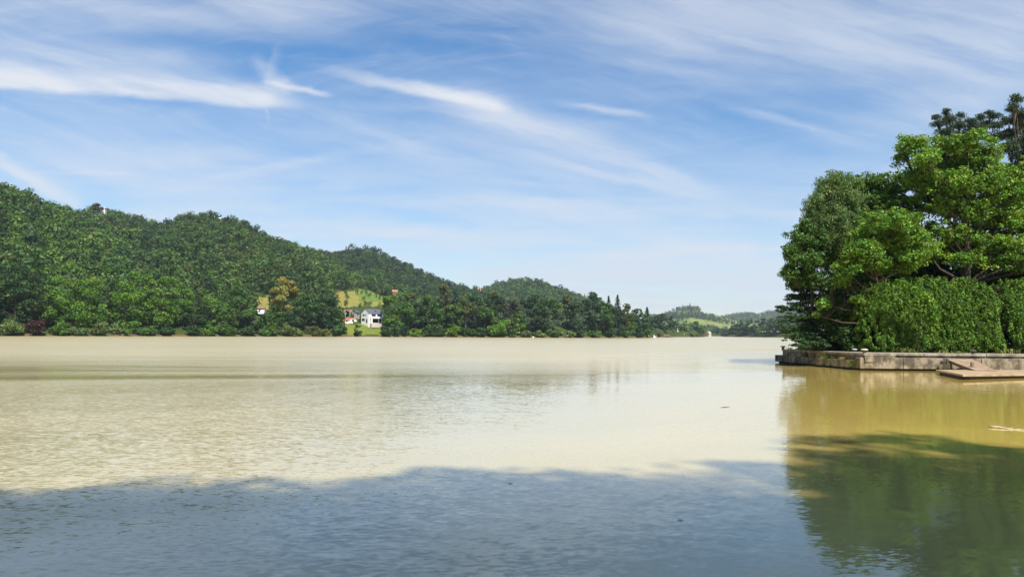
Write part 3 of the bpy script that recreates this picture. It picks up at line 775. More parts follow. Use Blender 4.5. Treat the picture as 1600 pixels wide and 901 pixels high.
land = MB(); back = [(QR, 64.2), (QR, 160), (58, 150), (46, 118), (35, 92), (QL[0] + 0.9, QL[1] - 0.6), (QA[0] + 3.0, QA[1] + 3.6)]
land.prism(back, -1, 1.33); tag(land.build('point_ground', SOIL), 'leaf littered ground of the wooded point behind the quay', 'ground', kind='structure')

q = empty('quay_wall', (QA[0], QA[1], 0)); tag(q, 'low weathered concrete quay wall in front of the hedge', 'quay wall')
ld = QL - QA; ll = np.linalg.norm(ld); ld = ld / ll; ln = np.array([-ld[1], ld[0]])     # ln points to the water side (-x)
if ln[0] > 0: ln = -ln


def P2(u, v):       # along the left face (u from the corner), v outwards
    return ld * u + ln * v


def course(name, segs, z0, z1, out0, out1, side, mat, bevel=0.03, jit=0.0):
    """A row of blocks along one face, each with its own joint, as one part."""
    mb = MB(); r = np.random.default_rng(int(z1 * 100) + (1 if side == 'l' else 2))
    for a, b in zip(segs[:-1], segs[1:]):
        g_ = 0.02; dz = r.uniform(-jit, jit); do = r.uniform(-jit, jit)
        if side == 'l':
            pl = [P2(a + g_, out1 + do), P2(b - g_, out1 + do), P2(b - g_, out0), P2(a + g_, out0)]
        else:
            pl = [(a + g_, -out1 - do), (b - g_, -out1 - do), (b - g_, -out0), (a + g_, -out0)]
        mb.prism(pl, z0, z1 + dz)
    return mb.build(name, mat, q, bevel)


course('lower_course', [0.02, 3.6, 7.4, 11.0, ll + 0.9], 0.13, 0.76, -0.75, 0.30, 'l', CONC, jit=0.02)
course('upper_course', [-0.4, 5.2, 10.4, ll], 0.66, 1.16, -2.6, -0.10, 'l', CONC, jit=0.015)
course('coping', [-0.4, 4.1, 8.2, 12.1, ll], 1.165, TOPZ, -2.7, -0.02, 'l', COPE, 0.02, 0.008)
course('lower_course', [-0.24, 3.2, 9.4, 15.6, 21.8, 28, 34, 40, 46, 52, 58, 67], 0.14, 1.02, -0.55, 0.26, 'r', CONC, jit=0.015)
course('upper_course', [0.12, 8, 16, 24, 32, 40, 48, 56, 67], 0.9, 1.17, -3.0, -0.16, 'r', CONC)
course('coping', [0.12, 5, 10, 15, 20, 25, 30, 35, 40, 45, 50, 55, 60, 67], 1.175, TOPZ, -3.4, -0.06, 'r', COPE, 0.02, 0.01)
m = MB(); m.prism([tuple(P2(-0.1, 0.05)), tuple(P2(ll + 0.5, 0.05)), tuple(P2(ll + 0.5, -1.5)), tuple(P2(-0.1, -1.5))], -1.2, 0.125)
m.box(0.15, 67, 0.12, 1.6, -1.2, 0.125); m.build('footing', SOIL, q)

IRON = simple('old_iron', (0.09, 0.075, 0.06), 0.75, 0.3, 8)
PALEC = simple('pale_cap', (0.45, 0.41, 0.34), 0.85, 0.15, 6)


def bollard(x, y, lab, dark=False, s=1.0):
    o = empty('mooring_bollard', (x, y, TOPZ - 0.01)); tag(o, lab, 'bollard', 'mooring bollards along the quay')
    MB().lathe([(0.15 * s, 0), (0.12 * s, 0.06 * s), (0.11 * s, 0.18 * s)], n=12).build('post', IRON, o)
    MB().lathe([(0.10 * s, 0.18 * s), (0.23 * s, 0.20 * s), (0.24 * s, 0.26 * s), (0.14 * s, 0.31 * s)], n=12).build('cap', IRON if dark else PALEC, o)


for u, v, lab, d, s in ((ll - 0.1, -0.12, 'pale capped bollard at the far left end of the quay', False, 1.1), (8.4, -0.15, 'pale capped bollard midway along the shaded quay side', False, 1.0),
                        (9.6, -1.9, 'small pale bollard set back at the inner edge of the shaded quay side', False, 0.9), (4.4, -1.9, 'small pale bollard set back between the midway and corner ones', False, 0.9), (0.15, -0.35, 'pale capped bollard on the near quay corner', False, 1.15)):
    pp = QA + P2(u, v); bollard(pp[0], pp[1], lab, d, s)
pp = at(1517, 553, 61.6); bollard(pp[0], 61.3, 'dark iron bollard above the ramp', True, 1.05)


# weeds
def tuft(name, x, y, z, n, h, spread, col, lab, droop=0.3, cat='weed', seed=1):
    r = np.random.default_rng(seed); V = []
    for i in range(n):
        a = r.uniform(0, 6.28); L = h * r.uniform(0.5, 1.1); o_ = np.array([r.normal() * spread * 0.4, r.normal() * spread * 0.3, 0])
        d = np.array([math.cos(a), math.sin(a), 0]); wv = np.array([-d[1], d[0], 0]) * L * 0.07
        p0 = o_; p1 = o_ + d * spread * 0.35 * r.uniform(0.3, 1) + np.array([0, 0, L * 0.65]); p2 = o_ + d * spread * 0.8 * r.uniform(0.4, 1) + np.array([0, 0, L * (1 - droop)])
        V += [p0 - wv, p0 + wv, p1 + wv, p1 - wv, p1 - wv, p1 + wv, p2 + wv * 0.2, p2 - wv * 0.2]
    V = np.array(V); k = len(V) // 4; c = np.array(col) * np.clip(1 + 0.2 * r.normal(size=(k, 1)), 0.5, 1.5)
    o = link(name, np_mesh(name, V, np.arange(4 * k).reshape(k, 4), LEAF, c)); o.location = (x, y, z)
    return tag(o, lab, cat, 'weeds growing on the quay')


for (u, v, z, n, h, sp, col, lab) in (
        (0.5, 0.28, 0.30, 90, 0.7, 0.45, (0.13, 0.17, 0.04), 'bushy green weed at the foot of the quay corner'),
        (9.3, -0.05, 0.76, 60, 0.45, 0.5, (0.13, 0.15, 0.05), 'yellowish weed on the far quay ledge'),
        (5.2, -0.02, 0.76, 90, 0.38, 0.9, (0.12, 0.18, 0.03), 'leafy green weed on the middle of the quay ledge'),
        (4.1, 0.0, 0.76, 60, 0.34, 0.5, (0.11, 0.18, 0.03), 'smaller green weed beside the leafy ledge weed'),
        (2.3, 0.02, 0.76, 80, 0.32, 0.6, (0.33, 0.24, 0.08), 'dry straw coloured weed on the quay ledge')):
    pp = QA + P2(u, v); tuft('ledge_weed', pp[0], pp[1], z, n, h, sp, col, lab, seed=int(u * 10))
for px, Y, n, h, sp, lab in ((1418, 63.4, 60, 0.55, 0.9, 'green grass tuft on the quay edge below the hedge'), (1501, 62.2, 30, 0.3, 0.7, 'dry grass tuft left of the dark bollard'), (1578, 63.2, 60, 0.6, 0.9, 'tall weed tuft on the quay right of the ramp'), (1481, 63.0, 40, 0.4, 0.8, 'small weed tuft on the quay above the ramp')):
    pp = at(px, 553, Y); tuft('quay_grass', pp[0], Y, TOPZ - 0.02, n, h, sp, (0.17, 0.18, 0.05), lab, seed=px)

# ramp and landing raft
WOODR = None
m_, g, out = new_mat('ramp_boards')
pos = g.node('ShaderNodeNewGeometry').outputs['Position']
n1 = g.noise(pos, 1.6, 6, 0.65); n2 = g.noise(g.vec(g.m('MULTIPLY', g.node('ShaderNodeSeparateXYZ').outputs[0], 1.0), 0, 0), 1, 2)
c = g.ramp(n1, [(0.28, (0.15, 0.105, 0.072)), (0.5, (0.25, 0.175, 0.115)), (0.72, (0.33, 0.24, 0.165))])
b = g.node('ShaderNodeBsdfPrincipled'); g.put(b.inputs['Base Color'], c); b.inputs['Roughness'].default_value = 0.8; b.inputs['Specular IOR Level'].default_value = 0.25
bp = g.node('ShaderNodeBump'); bp.inputs['Strength'].default_value = 0.4; g.put(bp.inputs['Height'], g.noise(pos, 9, 4)); g.put(b.inputs['Normal'], bp.outputs[0])
g.put(out.inputs[0], b.outputs[0]); WOODR = m_
TAN = simple('silty_boards', (0.29, 0.215, 0.13), 0.75, 0.32, 1.3, 0.3, 0.3)


def unit2(p, q_): v = np.array(q_) - np.array(p); return v / np.linalg.norm(v)


raft = empty('landing_raft', (33, 53, 0)); tag(raft, 'low tan landing raft awash in front of the quay', 'raft')
A = on_plane(1462, 577.2, 0.33); B = on_plane(1505, 585.0, 0.33); Cc = on_plane(1640, 583.6, 0.26); D = on_plane(1640, 577.5, 0.26)
org = np.array([33, 53, 0])
m = MB(); nb = 9
for i in range(nb):
    t0, t1 = i / nb + 0.004, (i + 1) / nb - 0.004
    a0 = A + (B - A) * t0; a1 = A + (B - A) * t1; d0 = D + (Cc - D) * t0; d1 = D + (Cc - D) * t1
    m.slab([a1 - org, d1 - org, d0 - org, a0 - org], 0.12)
m.build('deck', TAN, raft)
m = MB(); e = (B - A) * 0.06; ex = unit2(B, Cc) * 0.25
m.slab([B - e + ex - org - np.array([0, 0, 0.13]), Cc - e - org - np.array([0, 0, 0.13]), Cc - e * 3 - org - np.array([0, 0, 0.13]), B - e * 3 + ex - org - np.array([0, 0, 0.13])], 0.5)
m.slab([B - e + ex - org - np.array([0, 0, 0.13]), B - e + ex * 3 - org - np.array([0, 0, 0.13]), A + e + ex * 3 - org - np.array([0, 0, 0.13]), A + e + ex - org - np.array([0, 0, 0.13])], 0.5)
m.build('float', IRON, raft)

ramp = empty('gangway_ramp', (34, 56, 0)); tag(ramp, 'reddish brown boarded ramp sloping from the quay onto the raft', 'ramp')
org = np.array([34, 56, 0])
r0 = at(1480, 561.2, 59.6); r1 = at(1519, 560.6, 60.0); r2 = at(1559.5, 580.0, 53.6); r3 = at(1525, 578.6, 54.4)
m = MB(); nb = 5
for i in range(nb):
    t0, t1 = i / nb + 0.003, (i + 1) / nb - 0.003
    m.slab([r3 + (r2 - r3) * t0 - org, r3 + (r2 - r3) * t1 - org, r0 + (r1 - r0) * t1 - org, r0 + (r1 - r0) * t0 - org], 0.07)
m.build('deck', WOODR, ramp)
dz = np.array([0, 0, 0.075]); m = MB()
for t in (0.02, 0.94):
    e0 = r0 + (r1 - r0) * t; e1 = r3 + (r2 - r3) * t; wd = (r1 - r0) * 0.04
    m.slab([e1 - org - dz, e1 + wd - org - dz, e0 + wd - org - dz, e0 - org - dz], 0.18)
m.build('side_beam', IRON, ramp)
bl = at(1473, 562.5, 59.8); m = MB(); m.slab([bl - org - dz, r0 - org - dz * 1.2, r0 - org - dz * 1.2 + np.array([0, 0.35, 0]), bl - org - dz + np.array([0, 0.35, 0])], 0.26); m.build('end_bracket', IRON, ramp)
pa = at(1483, 566, 59.0); m = MB()
for dx in (-0.12, 0.14):
    m.box(pa[0] - org[0] + dx - 0.05, pa[0] - org[0] + dx + 0.05, 59.0 - 56 - 0.05, 59.0 - 56 + 0.05, 0.02, 0.84)
m.build('support_post', IRON, ramp)
pa = r3 * 0.72 + r0 * 0.28 + (r1 - r0) * 0.18 - org; m = MB(); m.box(pa[0] - 0.09, pa[0] + 0.09, pa[1] - 0.09, pa[1] + 0.09, pa[2] - 0.05, pa[2] + 0.36); m.build('stub_post', WOODR, ramp, 0.02)

# floating driftwood
a = on_plane(1546, 667.5); b_ = on_plane(1618, 673.5)
m = MB(); r = np.random.default_rng(3); pts = [a + (b_ - a) * t + np.array([0, r.normal() * 0.012, 0.022 + 0.012 * math.sin(9 * t) - 0.02 * t]) for t in np.linspace(0, 1, 12)]
m.tube([p_ - a for p_ in pts], [0.028, 0.036, 0.034, 0.03, 0.032, 0.027, 0.022, 0.024, 0.02, 0.016, 0.014, 0.008], 7)
pk = (pts[5] - a); m.tube([pk, pk + np.array([0.10, 0.05, 0.05])], [0.014, 0.005], 5)
o = m.build('driftwood_branch', simple('bleached_wood', (0.42, 0.35, 0.26), 0.85, 0.4, 20), smooth=True); o.location = a; tag(o, 'bleached driftwood branch floating in front of the ramp', 'driftwood')
a = on_plane(1124, 636.5); b_ = on_plane(1141, 635.5); m = MB(); m.tube([(0, 0, 0.0), (b_ - a) * 0.5 + np.array([0, 0, 0.012]), b_ - a], [0.005, 0.012, 0.004], 6)
o = m.build('floating_stick', BARK); o.location = a; tag(o, 'small dark stick floating alone in the calm middle water', 'stick')
for px, py, lab in ((797, 755, 'dark leaf drifting at the edge of the shadow'), (263 + 800, 813 - 0, 'dark leaf drifting in the shaded foreground water')):
    a = on_plane(px, py); m = MB(); m.add([(-0.05, 0, 0.006), (0, -0.02, 0.01), (0.06, 0, 0.006), (0, 0.02, 0.014)], [[0, 1, 2, 3]]); o = m.build('floating_leaf', BARK); o.location = a; tag(o, lab, 'leaf', 'leaves on the water')


# ------------------------------------------------------------------ trees of the point
def lobe_tree(name, label, lobes, Y, base_px, look, seed, leaf=0.15, cr=0.75, cover=1.0, flat=0.72, trunk_r=0.35, mat=LEAF, depth=1.0, cat='tree', upb=0.25, jit=0.75,
              along=None, aspect=0.62, cv=0.16, trunkm=BARK, clr=1.0, fill=0.25, limbs=10, yel=0.25, group=None, zs=0.0):
    """A tree whose crown is a set of leafy masses (photo column, row, half width, half height[, depth offset])."""
    r = np.random.default_rng(seed)
    bx = at(base_px, 552, Y)[0]; o = empty(name, (bx, Y, 1.3)); tag(o, label, cat, group)
    org = np.array([bx, Y, 1.3]); cens = []; rads = []; tops = []
    for lb in lobes:
        px, py, rx, ry = lb[:4]; dyo = lb[4] if len(lb) > 4 else r.normal() * 1.2 * depth
        yy = Y + dyo; c0 = at(px, py, yy) - org; k = yy / F; ax, az = rx * k, ry * k; ay = (ax + az) / 2 * depth
        tops.append(c0)
        crl = min(cr, az * 0.8); n = int(max(6, clr * 5.4 * (ax * az + ax * ay + ay * az) / 3 / crl ** 2 * 1.25))
        d = unit(r.normal(size=(n, 3)) + np.array([0, -0.15, 0.15]))
        rr = np.where(r.uniform(size=n) < fill, r.uniform(0.15, 0.7, n), r.uniform(0.7, 1.32, n))
        cc = c0 + d * np.array([max(ax - crl * 0.75, 0.1), max(ay - crl * 0.75, 0.1), max(az - crl * flat * 0.75, 0.1)]) * rr[:, None]
        ra = crl * r.uniform(0.45, 1.35, n) * np.where(rr > 1.0, 0.72, 1.0)
        cens.append(cc); rads.append(np.stack([ra, ra, ra * flat], 1))
    cen = np.concatenate(cens); rad = np.concatenate(rads)
    ok = cen[:, 2] > 0.25; cen, rad = cen[ok], rad[ok]
    npc = cover * 6.8 * np.mean(rad[:, 0] ** 2) / leaf ** 2
    V, idx = clump_leaves(cen, rad, npc, leaf, r, jit, upb=upb, along=along, aspect=aspect, shell=(0.1, 1.3))
    c = leaf_cols(idx, len(cen), GREENS[look] if isinstance(look, str) else look, r, cv, yel=yel)
    link('crown', make_crown_mesh('crown', V, c, mat), None, o)
    H = max(t[2] for t in tops)
    tp = np.array(tops)
    mb = MB(); main = np.array([tp[:, 0].mean() * 0.6, tp[:, 1].mean() * 0.5, H * 0.86])
    pts = [main * np.array([t ** 1.6, t ** 1.6, t]) + np.array([r.normal() * 0.12, r.normal() * 0.12, 0]) * (t > 0) for t in np.linspace(0, 1, 9)]
    pts[0] = pts[0] - np.array([0, 0, 0.3])
    mb.tube(pts, [trunk_r * (1.2 if i == 0 else 1) * (1 - 0.85 * i / 8) for i in range(9)], 9)
    def limb(c, r0, j):
        mid = pts[j] * 0.45 + c * 0.55 + np.array([r.normal() * 0.3, r.normal() * 0.3, -0.3])
        mb.tube([pts[j], mid, c], [r0, r0 * 0.65, r0 * 0.3], 6)
        return mid
    for c0 in tp:
        j = int(np.clip(np.searchsorted([p_[2] for p_ in pts], c0[2] * 0.62), 1, 7))
        limb(c0, trunk_r * (1 - 0.85 * j / 8) * 0.5, j)
        near = cen[np.argsort(np.linalg.norm(cen - c0, axis=1))[:40]]
        for c1 in near[r.permutation(len(near))[:limbs // 3 + 2]]:
            mb.tube([c0 * 0.8 + pts[j] * 0.2, (c0 + c1) / 2 - np.array([0, 0, 0.1]), c1], [trunk_r * 0.16, trunk_r * 0.1, 0.015], 4)
    link('trunk', np_mesh('trunk', np.array(mb.v), mb.f, trunkm, smooth=True), None, o)
    return o


lobe_tree('willow_tree', 'silvery green willow forming the upper left of the tree group on the point', [
    (1306, 296, 32, 32), (1290, 350, 40, 50, 1), (1310, 340, 40, 60, 1), (1285, 326, 28, 34), (1322, 318, 22, 36), (1272, 358, 24, 34), (1302, 362, 32, 40), (1328, 372, 26, 36), (1284, 402, 32, 32), (1312, 412, 30, 30), (1262, 388, 20, 26)],
    72.5, 1312, 'silver', 11, leaf=0.115, cr=0.55, cover=0.95, clr=0.75, flat=1.1, trunk_r=0.28, aspect=0.4, along=(0.15, 0, 0.8), cv=0.12)
lobe_tree('broadleaf_tree', 'dark leafy tree leaning out over the water at the left edge of the point', [
    (1258, 400, 34, 50, 1), (1252, 372, 22, 22), (1240, 398, 20, 20), (1232, 430, 15, 13), (1258, 408, 22, 26), (1264, 436, 26, 22), (1244, 446, 18, 14), (1262, 350, 13, 14)],
    70.0, 1275, (0.062, 0.128, 0.022), 12, leaf=0.118, cr=0.5, cover=0.8, clr=0.75, trunk_r=0.25)
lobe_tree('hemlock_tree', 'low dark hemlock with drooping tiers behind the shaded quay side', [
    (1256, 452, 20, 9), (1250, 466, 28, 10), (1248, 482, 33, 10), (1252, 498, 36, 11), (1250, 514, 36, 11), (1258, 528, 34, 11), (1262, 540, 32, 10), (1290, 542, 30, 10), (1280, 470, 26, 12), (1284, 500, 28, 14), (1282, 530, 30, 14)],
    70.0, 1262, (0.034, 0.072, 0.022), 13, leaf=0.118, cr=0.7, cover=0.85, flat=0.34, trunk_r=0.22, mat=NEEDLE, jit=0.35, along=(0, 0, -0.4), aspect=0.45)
lobe_tree('oak_tree', 'dark open crowned oak between the willow and the biggest oak', [
    (1352, 292, 30, 24), (1376, 330, 56, 54, 2), (1392, 288, 26, 22), (1338, 322, 24, 24), (1372, 322, 28, 22), (1408, 318, 22, 20), (1350, 352, 30, 22), (1392, 350, 28, 20), (1420, 352, 20, 22), (1340, 292, 14, 14)],
    74.0, 1380, (0.072, 0.150, 0.020), 14, leaf=0.125, cr=0.52, cover=0.72, trunk_r=0.36, clr=0.6)
lobe_tree('oak_tree', 'biggest bright green oak rising above the hedge', [
    (1440, 300, 40, 50, 3), (1500, 310, 60, 70, 4), (1570, 340, 60, 80, 4), (1484, 262, 44, 40, 3), (1424, 230, 26, 22), (1404, 252, 17, 13), (1446, 250, 26, 20), (1470, 228, 28, 20), (1512, 218, 30, 20), (1544, 242, 34, 26), (1496, 248, 30, 22), (1458, 286, 30, 20), (1432, 278, 22, 16), (1500, 288, 36, 22),
    (1550, 290, 38, 28), (1590, 282, 30, 30), (1478, 324, 34, 18), (1524, 330, 38, 22), (1568, 342, 40, 26), (1608, 340, 34, 34), (1470, 362, 36, 18), (1516, 372, 40, 18), (1570, 388, 40, 22), (1612, 396, 36, 26), (1448, 392, 30, 16), (1500, 404, 40, 16), (1556, 418, 40, 16), (1660, 330, 46, 60), (1650, 400, 40, 40)],
    69.5, 1510, (0.118, 0.222, 0.022), 15, leaf=0.13, cr=0.55, cover=0.75, flat=0.75, trunk_r=0.5, clr=0.62, yel=0.4)
lobe_tree('maple_tree', 'bright green maple with layered boughs left of the hedge top', [
    (1385, 380, 60, 44, 3), (1394, 346, 44, 20), (1362, 366, 36, 18), (1420, 372, 34, 16), (1388, 386, 40, 18), (1346, 392, 30, 18), (1426, 402, 30, 14), (1366, 412, 36, 18), (1322, 420, 24, 18), (1398, 418, 34, 12), (1330, 394, 18, 14), (1287, 474, 10, 11, 0.5), (1312, 440, 16, 9, 0.5), (1275, 492, 8, 7, 0.8), (1336, 468, 10, 10, 0)],
    66.0, 1375, (0.118, 0.220, 0.024), 16, leaf=0.125, cr=0.5, cover=0.8, flat=0.68, trunk_r=0.26, clr=0.75, yel=0.4)
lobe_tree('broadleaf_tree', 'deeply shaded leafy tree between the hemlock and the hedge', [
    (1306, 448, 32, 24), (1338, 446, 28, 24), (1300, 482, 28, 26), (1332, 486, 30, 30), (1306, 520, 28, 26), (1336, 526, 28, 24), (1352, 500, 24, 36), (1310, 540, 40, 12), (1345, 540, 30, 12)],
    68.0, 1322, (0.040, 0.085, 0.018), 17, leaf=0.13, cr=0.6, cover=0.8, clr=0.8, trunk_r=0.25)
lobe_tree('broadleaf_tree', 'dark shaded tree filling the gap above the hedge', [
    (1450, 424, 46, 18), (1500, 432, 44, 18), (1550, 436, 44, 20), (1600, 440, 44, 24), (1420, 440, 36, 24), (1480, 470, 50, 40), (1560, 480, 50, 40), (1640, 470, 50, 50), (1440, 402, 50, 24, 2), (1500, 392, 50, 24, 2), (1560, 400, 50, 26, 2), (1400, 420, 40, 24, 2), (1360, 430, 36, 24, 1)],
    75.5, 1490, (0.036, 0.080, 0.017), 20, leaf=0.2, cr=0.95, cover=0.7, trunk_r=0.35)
PINE = dict(mat=NEEDLE, leaf=0.16, cr=0.5, aspect=0.22, jit=0.8, upb=0.6, cv=0.12, yel=0.08, along=(0, 0, 0.8), trunkm=simple('pine_bark', (0.085, 0.06, 0.045), 0.9, 0.3, 3))
lobe_tree('pine_tree', 'pine with flat ragged branches showing above the biggest oak', [
    (1466, 194, 14, 6), (1482, 188, 14, 8), (1462, 184, 8, 5), (1478, 176, 8, 6), (1498, 198, 16, 8), (1500, 182, 8, 7), (1516, 190, 12, 6), (1476, 208, 22, 7), (1526, 200, 18, 8), (1508, 214, 24, 8), (1496, 232, 26, 10), (1520, 240, 28, 10)],
    88.0, 1500, (0.046, 0.082, 0.040), 21, trunk_r=0.3, flat=0.55, clr=1.0, cover=0.85, depth=1.3, **PINE)
lobe_tree('pine_tree', 'second pine with flat branches between the ragged pine and the tallest pine', [
    (1532, 184, 10, 6), (1552, 182, 14, 6), (1540, 196, 14, 7), (1558, 198, 14, 8), (1546, 176, 8, 4), (1550, 214, 20, 9)],
    90.0, 1552, (0.046, 0.082, 0.040), 24, trunk_r=0.28, flat=0.55, clr=1.0, cover=0.85, depth=1.3, **PINE)
lobe_tree('pine_tree', 'tallest pine at the right edge of the view', [
    (1588, 156, 9, 9), (1582, 170, 14, 9), (1596, 178, 16, 10), (1578, 190, 18, 9), (1602, 198, 22, 10), (1582, 210, 22, 10), (1600, 222, 26, 11), (1578, 234, 22, 10), (1606, 250, 28, 13), (1584, 266, 24, 12), (1602, 290, 28, 14), (1590, 316, 26, 14), (1630, 260, 26, 30), (1624, 210, 18, 14)],
    78.0, 1598, (0.046, 0.076, 0.034), 22, trunk_r=0.4, flat=0.55, clr=1.2, cover=0.95, **PINE)
lobe_tree('broadleaf_tree', 'leafy tree just past the right edge of the view', [(1720, 260, 70, 60), (1780, 330, 70, 60), (1700, 360, 60, 50), (1760, 430, 80, 50)], 74, 1735, 'mid', 23, leaf=0.24, cr=1.1, cover=0.7, trunk_r=0.45)


# thuja hedge shrubs
def thuja(px0, px1, top, Y, seed, label, dep=5.2, round_l=0.35, round_r=0.35, col=(0.082, 0.160, 0.017), dark=False):
    r = np.random.default_rng(seed)
    x0 = at(px0, 551, Y)[0]; x1 = at(px1, 551, Y)[0]; H = at((px0 + px1) / 2, top, Y)[2] - 1.33; W = x1 - x0
    o = empty('thuja_shrub', ((x0 + x1) / 2, Y + dep / 2 + 0.2, 1.33)); tag(o, label, 'hedge shrub', 'thuja shrubs of the hedge')
    n = int(W * H * 24); cen = []; dirs = []
    nl = int(W * H * 1.5); lump = np.stack([r.uniform(-W / 2, W / 2, nl), r.uniform(0, H, nl), r.uniform(0.5, 1.05, nl)], 1)
    while len(cen) < n:
        u, v = r.uniform(-1, 1), r.uniform(0.0, 1.0)
        e = round_l if u < 0 else round_r
        # front silhouette: rounded shoulders, small inset at the foot
        lim = 1.0 if v < 0.55 else (1 - (max(0, (v - 0.55) / 0.45)) ** 2.6 * e * 2.0)
        lim *= 0.93 + 0.07 * math.sin(v * 9 + seed)
        if abs(u) > lim: continue
        edge = abs(u) / lim; bulge = math.sqrt(max(0.0, 1 - edge ** (3.0 if e > 0.4 else 7))) * math.sqrt(max(0.0, 1 - 0.97 * v ** 2.1))
        back = r.uniform() < 0.25
        y = -dep / 2 * bulge * (1 if not back else -r.uniform(0, 1)) + r.normal() * 0.09
        q2 = ((lump[:, 0] - u * W / 2) ** 2 + ((lump[:, 1] - v * H) * 0.8) ** 2) / lump[:, 2] ** 2
        if not back: y -= 0.62 * float(np.sqrt(np.clip(1 - q2, 0, 1)).max()) - 0.3
        cen.append((u * W / 2, y, 0.25 + v * (H - 0.55))); dirs.append((u * 0.5 * edge + r.normal() * 0.45, -0.5 if not back else 0.4, 0.7))
    cen = np.array(cen); dirs = unit(np.array(dirs))
    ra = r.uniform(0.13, 0.30, n); rad = np.stack([ra, ra, ra * r.uniform(0.9, 1.3, n)], 1)
    cnt = 56; idx = np.repeat(np.arange(n), cnt); k = len(idx)
    t = r.uniform(-1, 1, k); az = r.uniform(0, 6.283, k); prof = np.sqrt(np.clip(1 - t * t, 0, 1)) * (0.75 - 0.25 * t)
    loc = np.stack([np.cos(az) * prof, np.sin(az) * prof, t], 1)
    P = cen[idx] + loc * rad[idx] + dirs[idx] * (t[:, None] * ra[idx][:, None] * 0.35)
    nn = unit(loc * np.array([1, 1, 0.6]) + 0.32 * r.normal(size=(k, 3)))
    V = quads(P, nn, 0.085 * r.uniform(0.7, 1.3, k), r, 0.55, dirs[idx] + np.array([0, 0, 0.1]), 1.2)
    c = leaf_cols(idx, n, col, r, 0.24, 0.15, 0.4)
    link('crown', make_crown_mesh('crown', V, c, NEEDLE), None, o)
    mb = MB()
    for s in range(max(2, int(W / 2.2))):
        xx = -W / 2 + (s + 0.5) * W / max(2, int(W / 2.2)); mb.tube([(xx, 0.2, -0.3), (xx + r.normal() * 0.15, 0.2, H * 0.5), (xx * 0.85, 0.2, H * 0.86)], [0.16, 0.1, 0.03], 6)
    link('trunk', np_mesh('trunk', np.array(mb.v), mb.f, BARK), None, o)
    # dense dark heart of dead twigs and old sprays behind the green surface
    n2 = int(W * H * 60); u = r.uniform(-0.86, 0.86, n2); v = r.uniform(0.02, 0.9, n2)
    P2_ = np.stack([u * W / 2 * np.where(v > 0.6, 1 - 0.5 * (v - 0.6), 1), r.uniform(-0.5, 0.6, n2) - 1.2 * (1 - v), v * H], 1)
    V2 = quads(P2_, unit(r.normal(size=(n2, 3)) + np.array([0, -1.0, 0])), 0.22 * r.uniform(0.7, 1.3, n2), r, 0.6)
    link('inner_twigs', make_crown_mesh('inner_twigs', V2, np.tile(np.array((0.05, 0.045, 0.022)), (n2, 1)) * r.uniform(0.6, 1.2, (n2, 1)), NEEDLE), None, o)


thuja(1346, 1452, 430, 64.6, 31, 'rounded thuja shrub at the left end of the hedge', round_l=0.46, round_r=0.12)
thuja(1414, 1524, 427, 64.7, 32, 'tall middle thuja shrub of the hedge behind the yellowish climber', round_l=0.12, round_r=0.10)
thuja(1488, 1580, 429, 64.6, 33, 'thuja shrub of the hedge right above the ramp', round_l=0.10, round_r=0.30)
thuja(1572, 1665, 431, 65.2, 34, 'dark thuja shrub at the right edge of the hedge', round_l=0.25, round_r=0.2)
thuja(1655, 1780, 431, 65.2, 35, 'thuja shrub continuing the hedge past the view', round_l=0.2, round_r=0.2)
lobe_tree('climbing_shrub', 'bright yellowish climber growing through the front of the hedge', [
    (1408, 442, 12, 8, -0.2), (1424, 452, 12, 8, -0.3), (1442, 466, 12, 9, -0.4), (1452, 478, 10, 12, -0.4), (1438, 488, 12, 9, -0.3), (1456, 498, 8, 10, -0.3), (1430, 474, 10, 8, -0.2)],
    63.2, 1436, (0.105, 0.205, 0.020), 36, leaf=0.13, cr=0.42, cover=0.55, trunk_r=0.03, limbs=3, cat='shrub', depth=0.5)

# ------------------------------------------------------------------ near bank with the shading trees behind the viewpoint
SUN_EL, SUN_AZ = 55.0, 154.0            # azimuth clockwise from +Y (view direction): behind, to the right
sd = np.array([math.sin(R(SUN_AZ)) * math.cos(R(SUN_EL)), math.cos(R(SUN_AZ)) * math.cos(R(SUN_EL)), math.sin(R(SUN_EL))])
nb_ = MB(); xs = np.linspace(-160, 160, 65)
Vn = []; 
for x in xs:
    e = 3.6 + 0.8 * math.sin(x / 7) + 0.4 * math.sin(x / 2.3)
    for dy, z in ((0.9, -0.7), (0, 0.1), (-1.2, 0.75), (-3, 1.05), (-60, 2.0), (-200, 6)): Vn.append((x, e + dy, z))
Fn = [[i * 6 + j, i * 6 + j + 1, (i + 1) * 6 + j + 1, (i + 1) * 6 + j] for i in range(64) for j in range(5)]
nb_.add(Vn, Fn); tag(nb_.build('near_bank_ground', simple('near_bank_grass', (0.07, 0.10, 0.03), 0.95, 0.35, 2), smooth=True), 'grassy near bank the view is taken from', 'ground', kind='structure')


def shade_tree(tip_px, tip_py, H, W, seed, nc=110, cr=1.15, npc=110, base=0.42, leaf=0.17):
    """A tree placed so that the shadow of its top falls on the water at the given spot."""
    tip = on_plane(tip_px, tip_py); s = sd / sd[2] * (H - 0.6 - 1.0)
    r = np.random.default_rng(seed); o = empty('shade_tree', (tip[0] + s[0], tip[1] + s[1] - 3.4, 1.0))
    tag(o, 'leafy near bank tree known by its shadow on the foreground water', 'tree', 'near bank trees casting the foreground shadow')
    V, c, cen = broad_crown(r, H, W, base, nc, cr, leaf, npc, GREENS['mid'], flat=0.65)
    link('crown', make_crown_mesh('crown', V, c, LEAF), None, o); link('trunk', trunk_mesh('trunk', H, 0.35, r, BARK, cen, 10, 8), None, o)


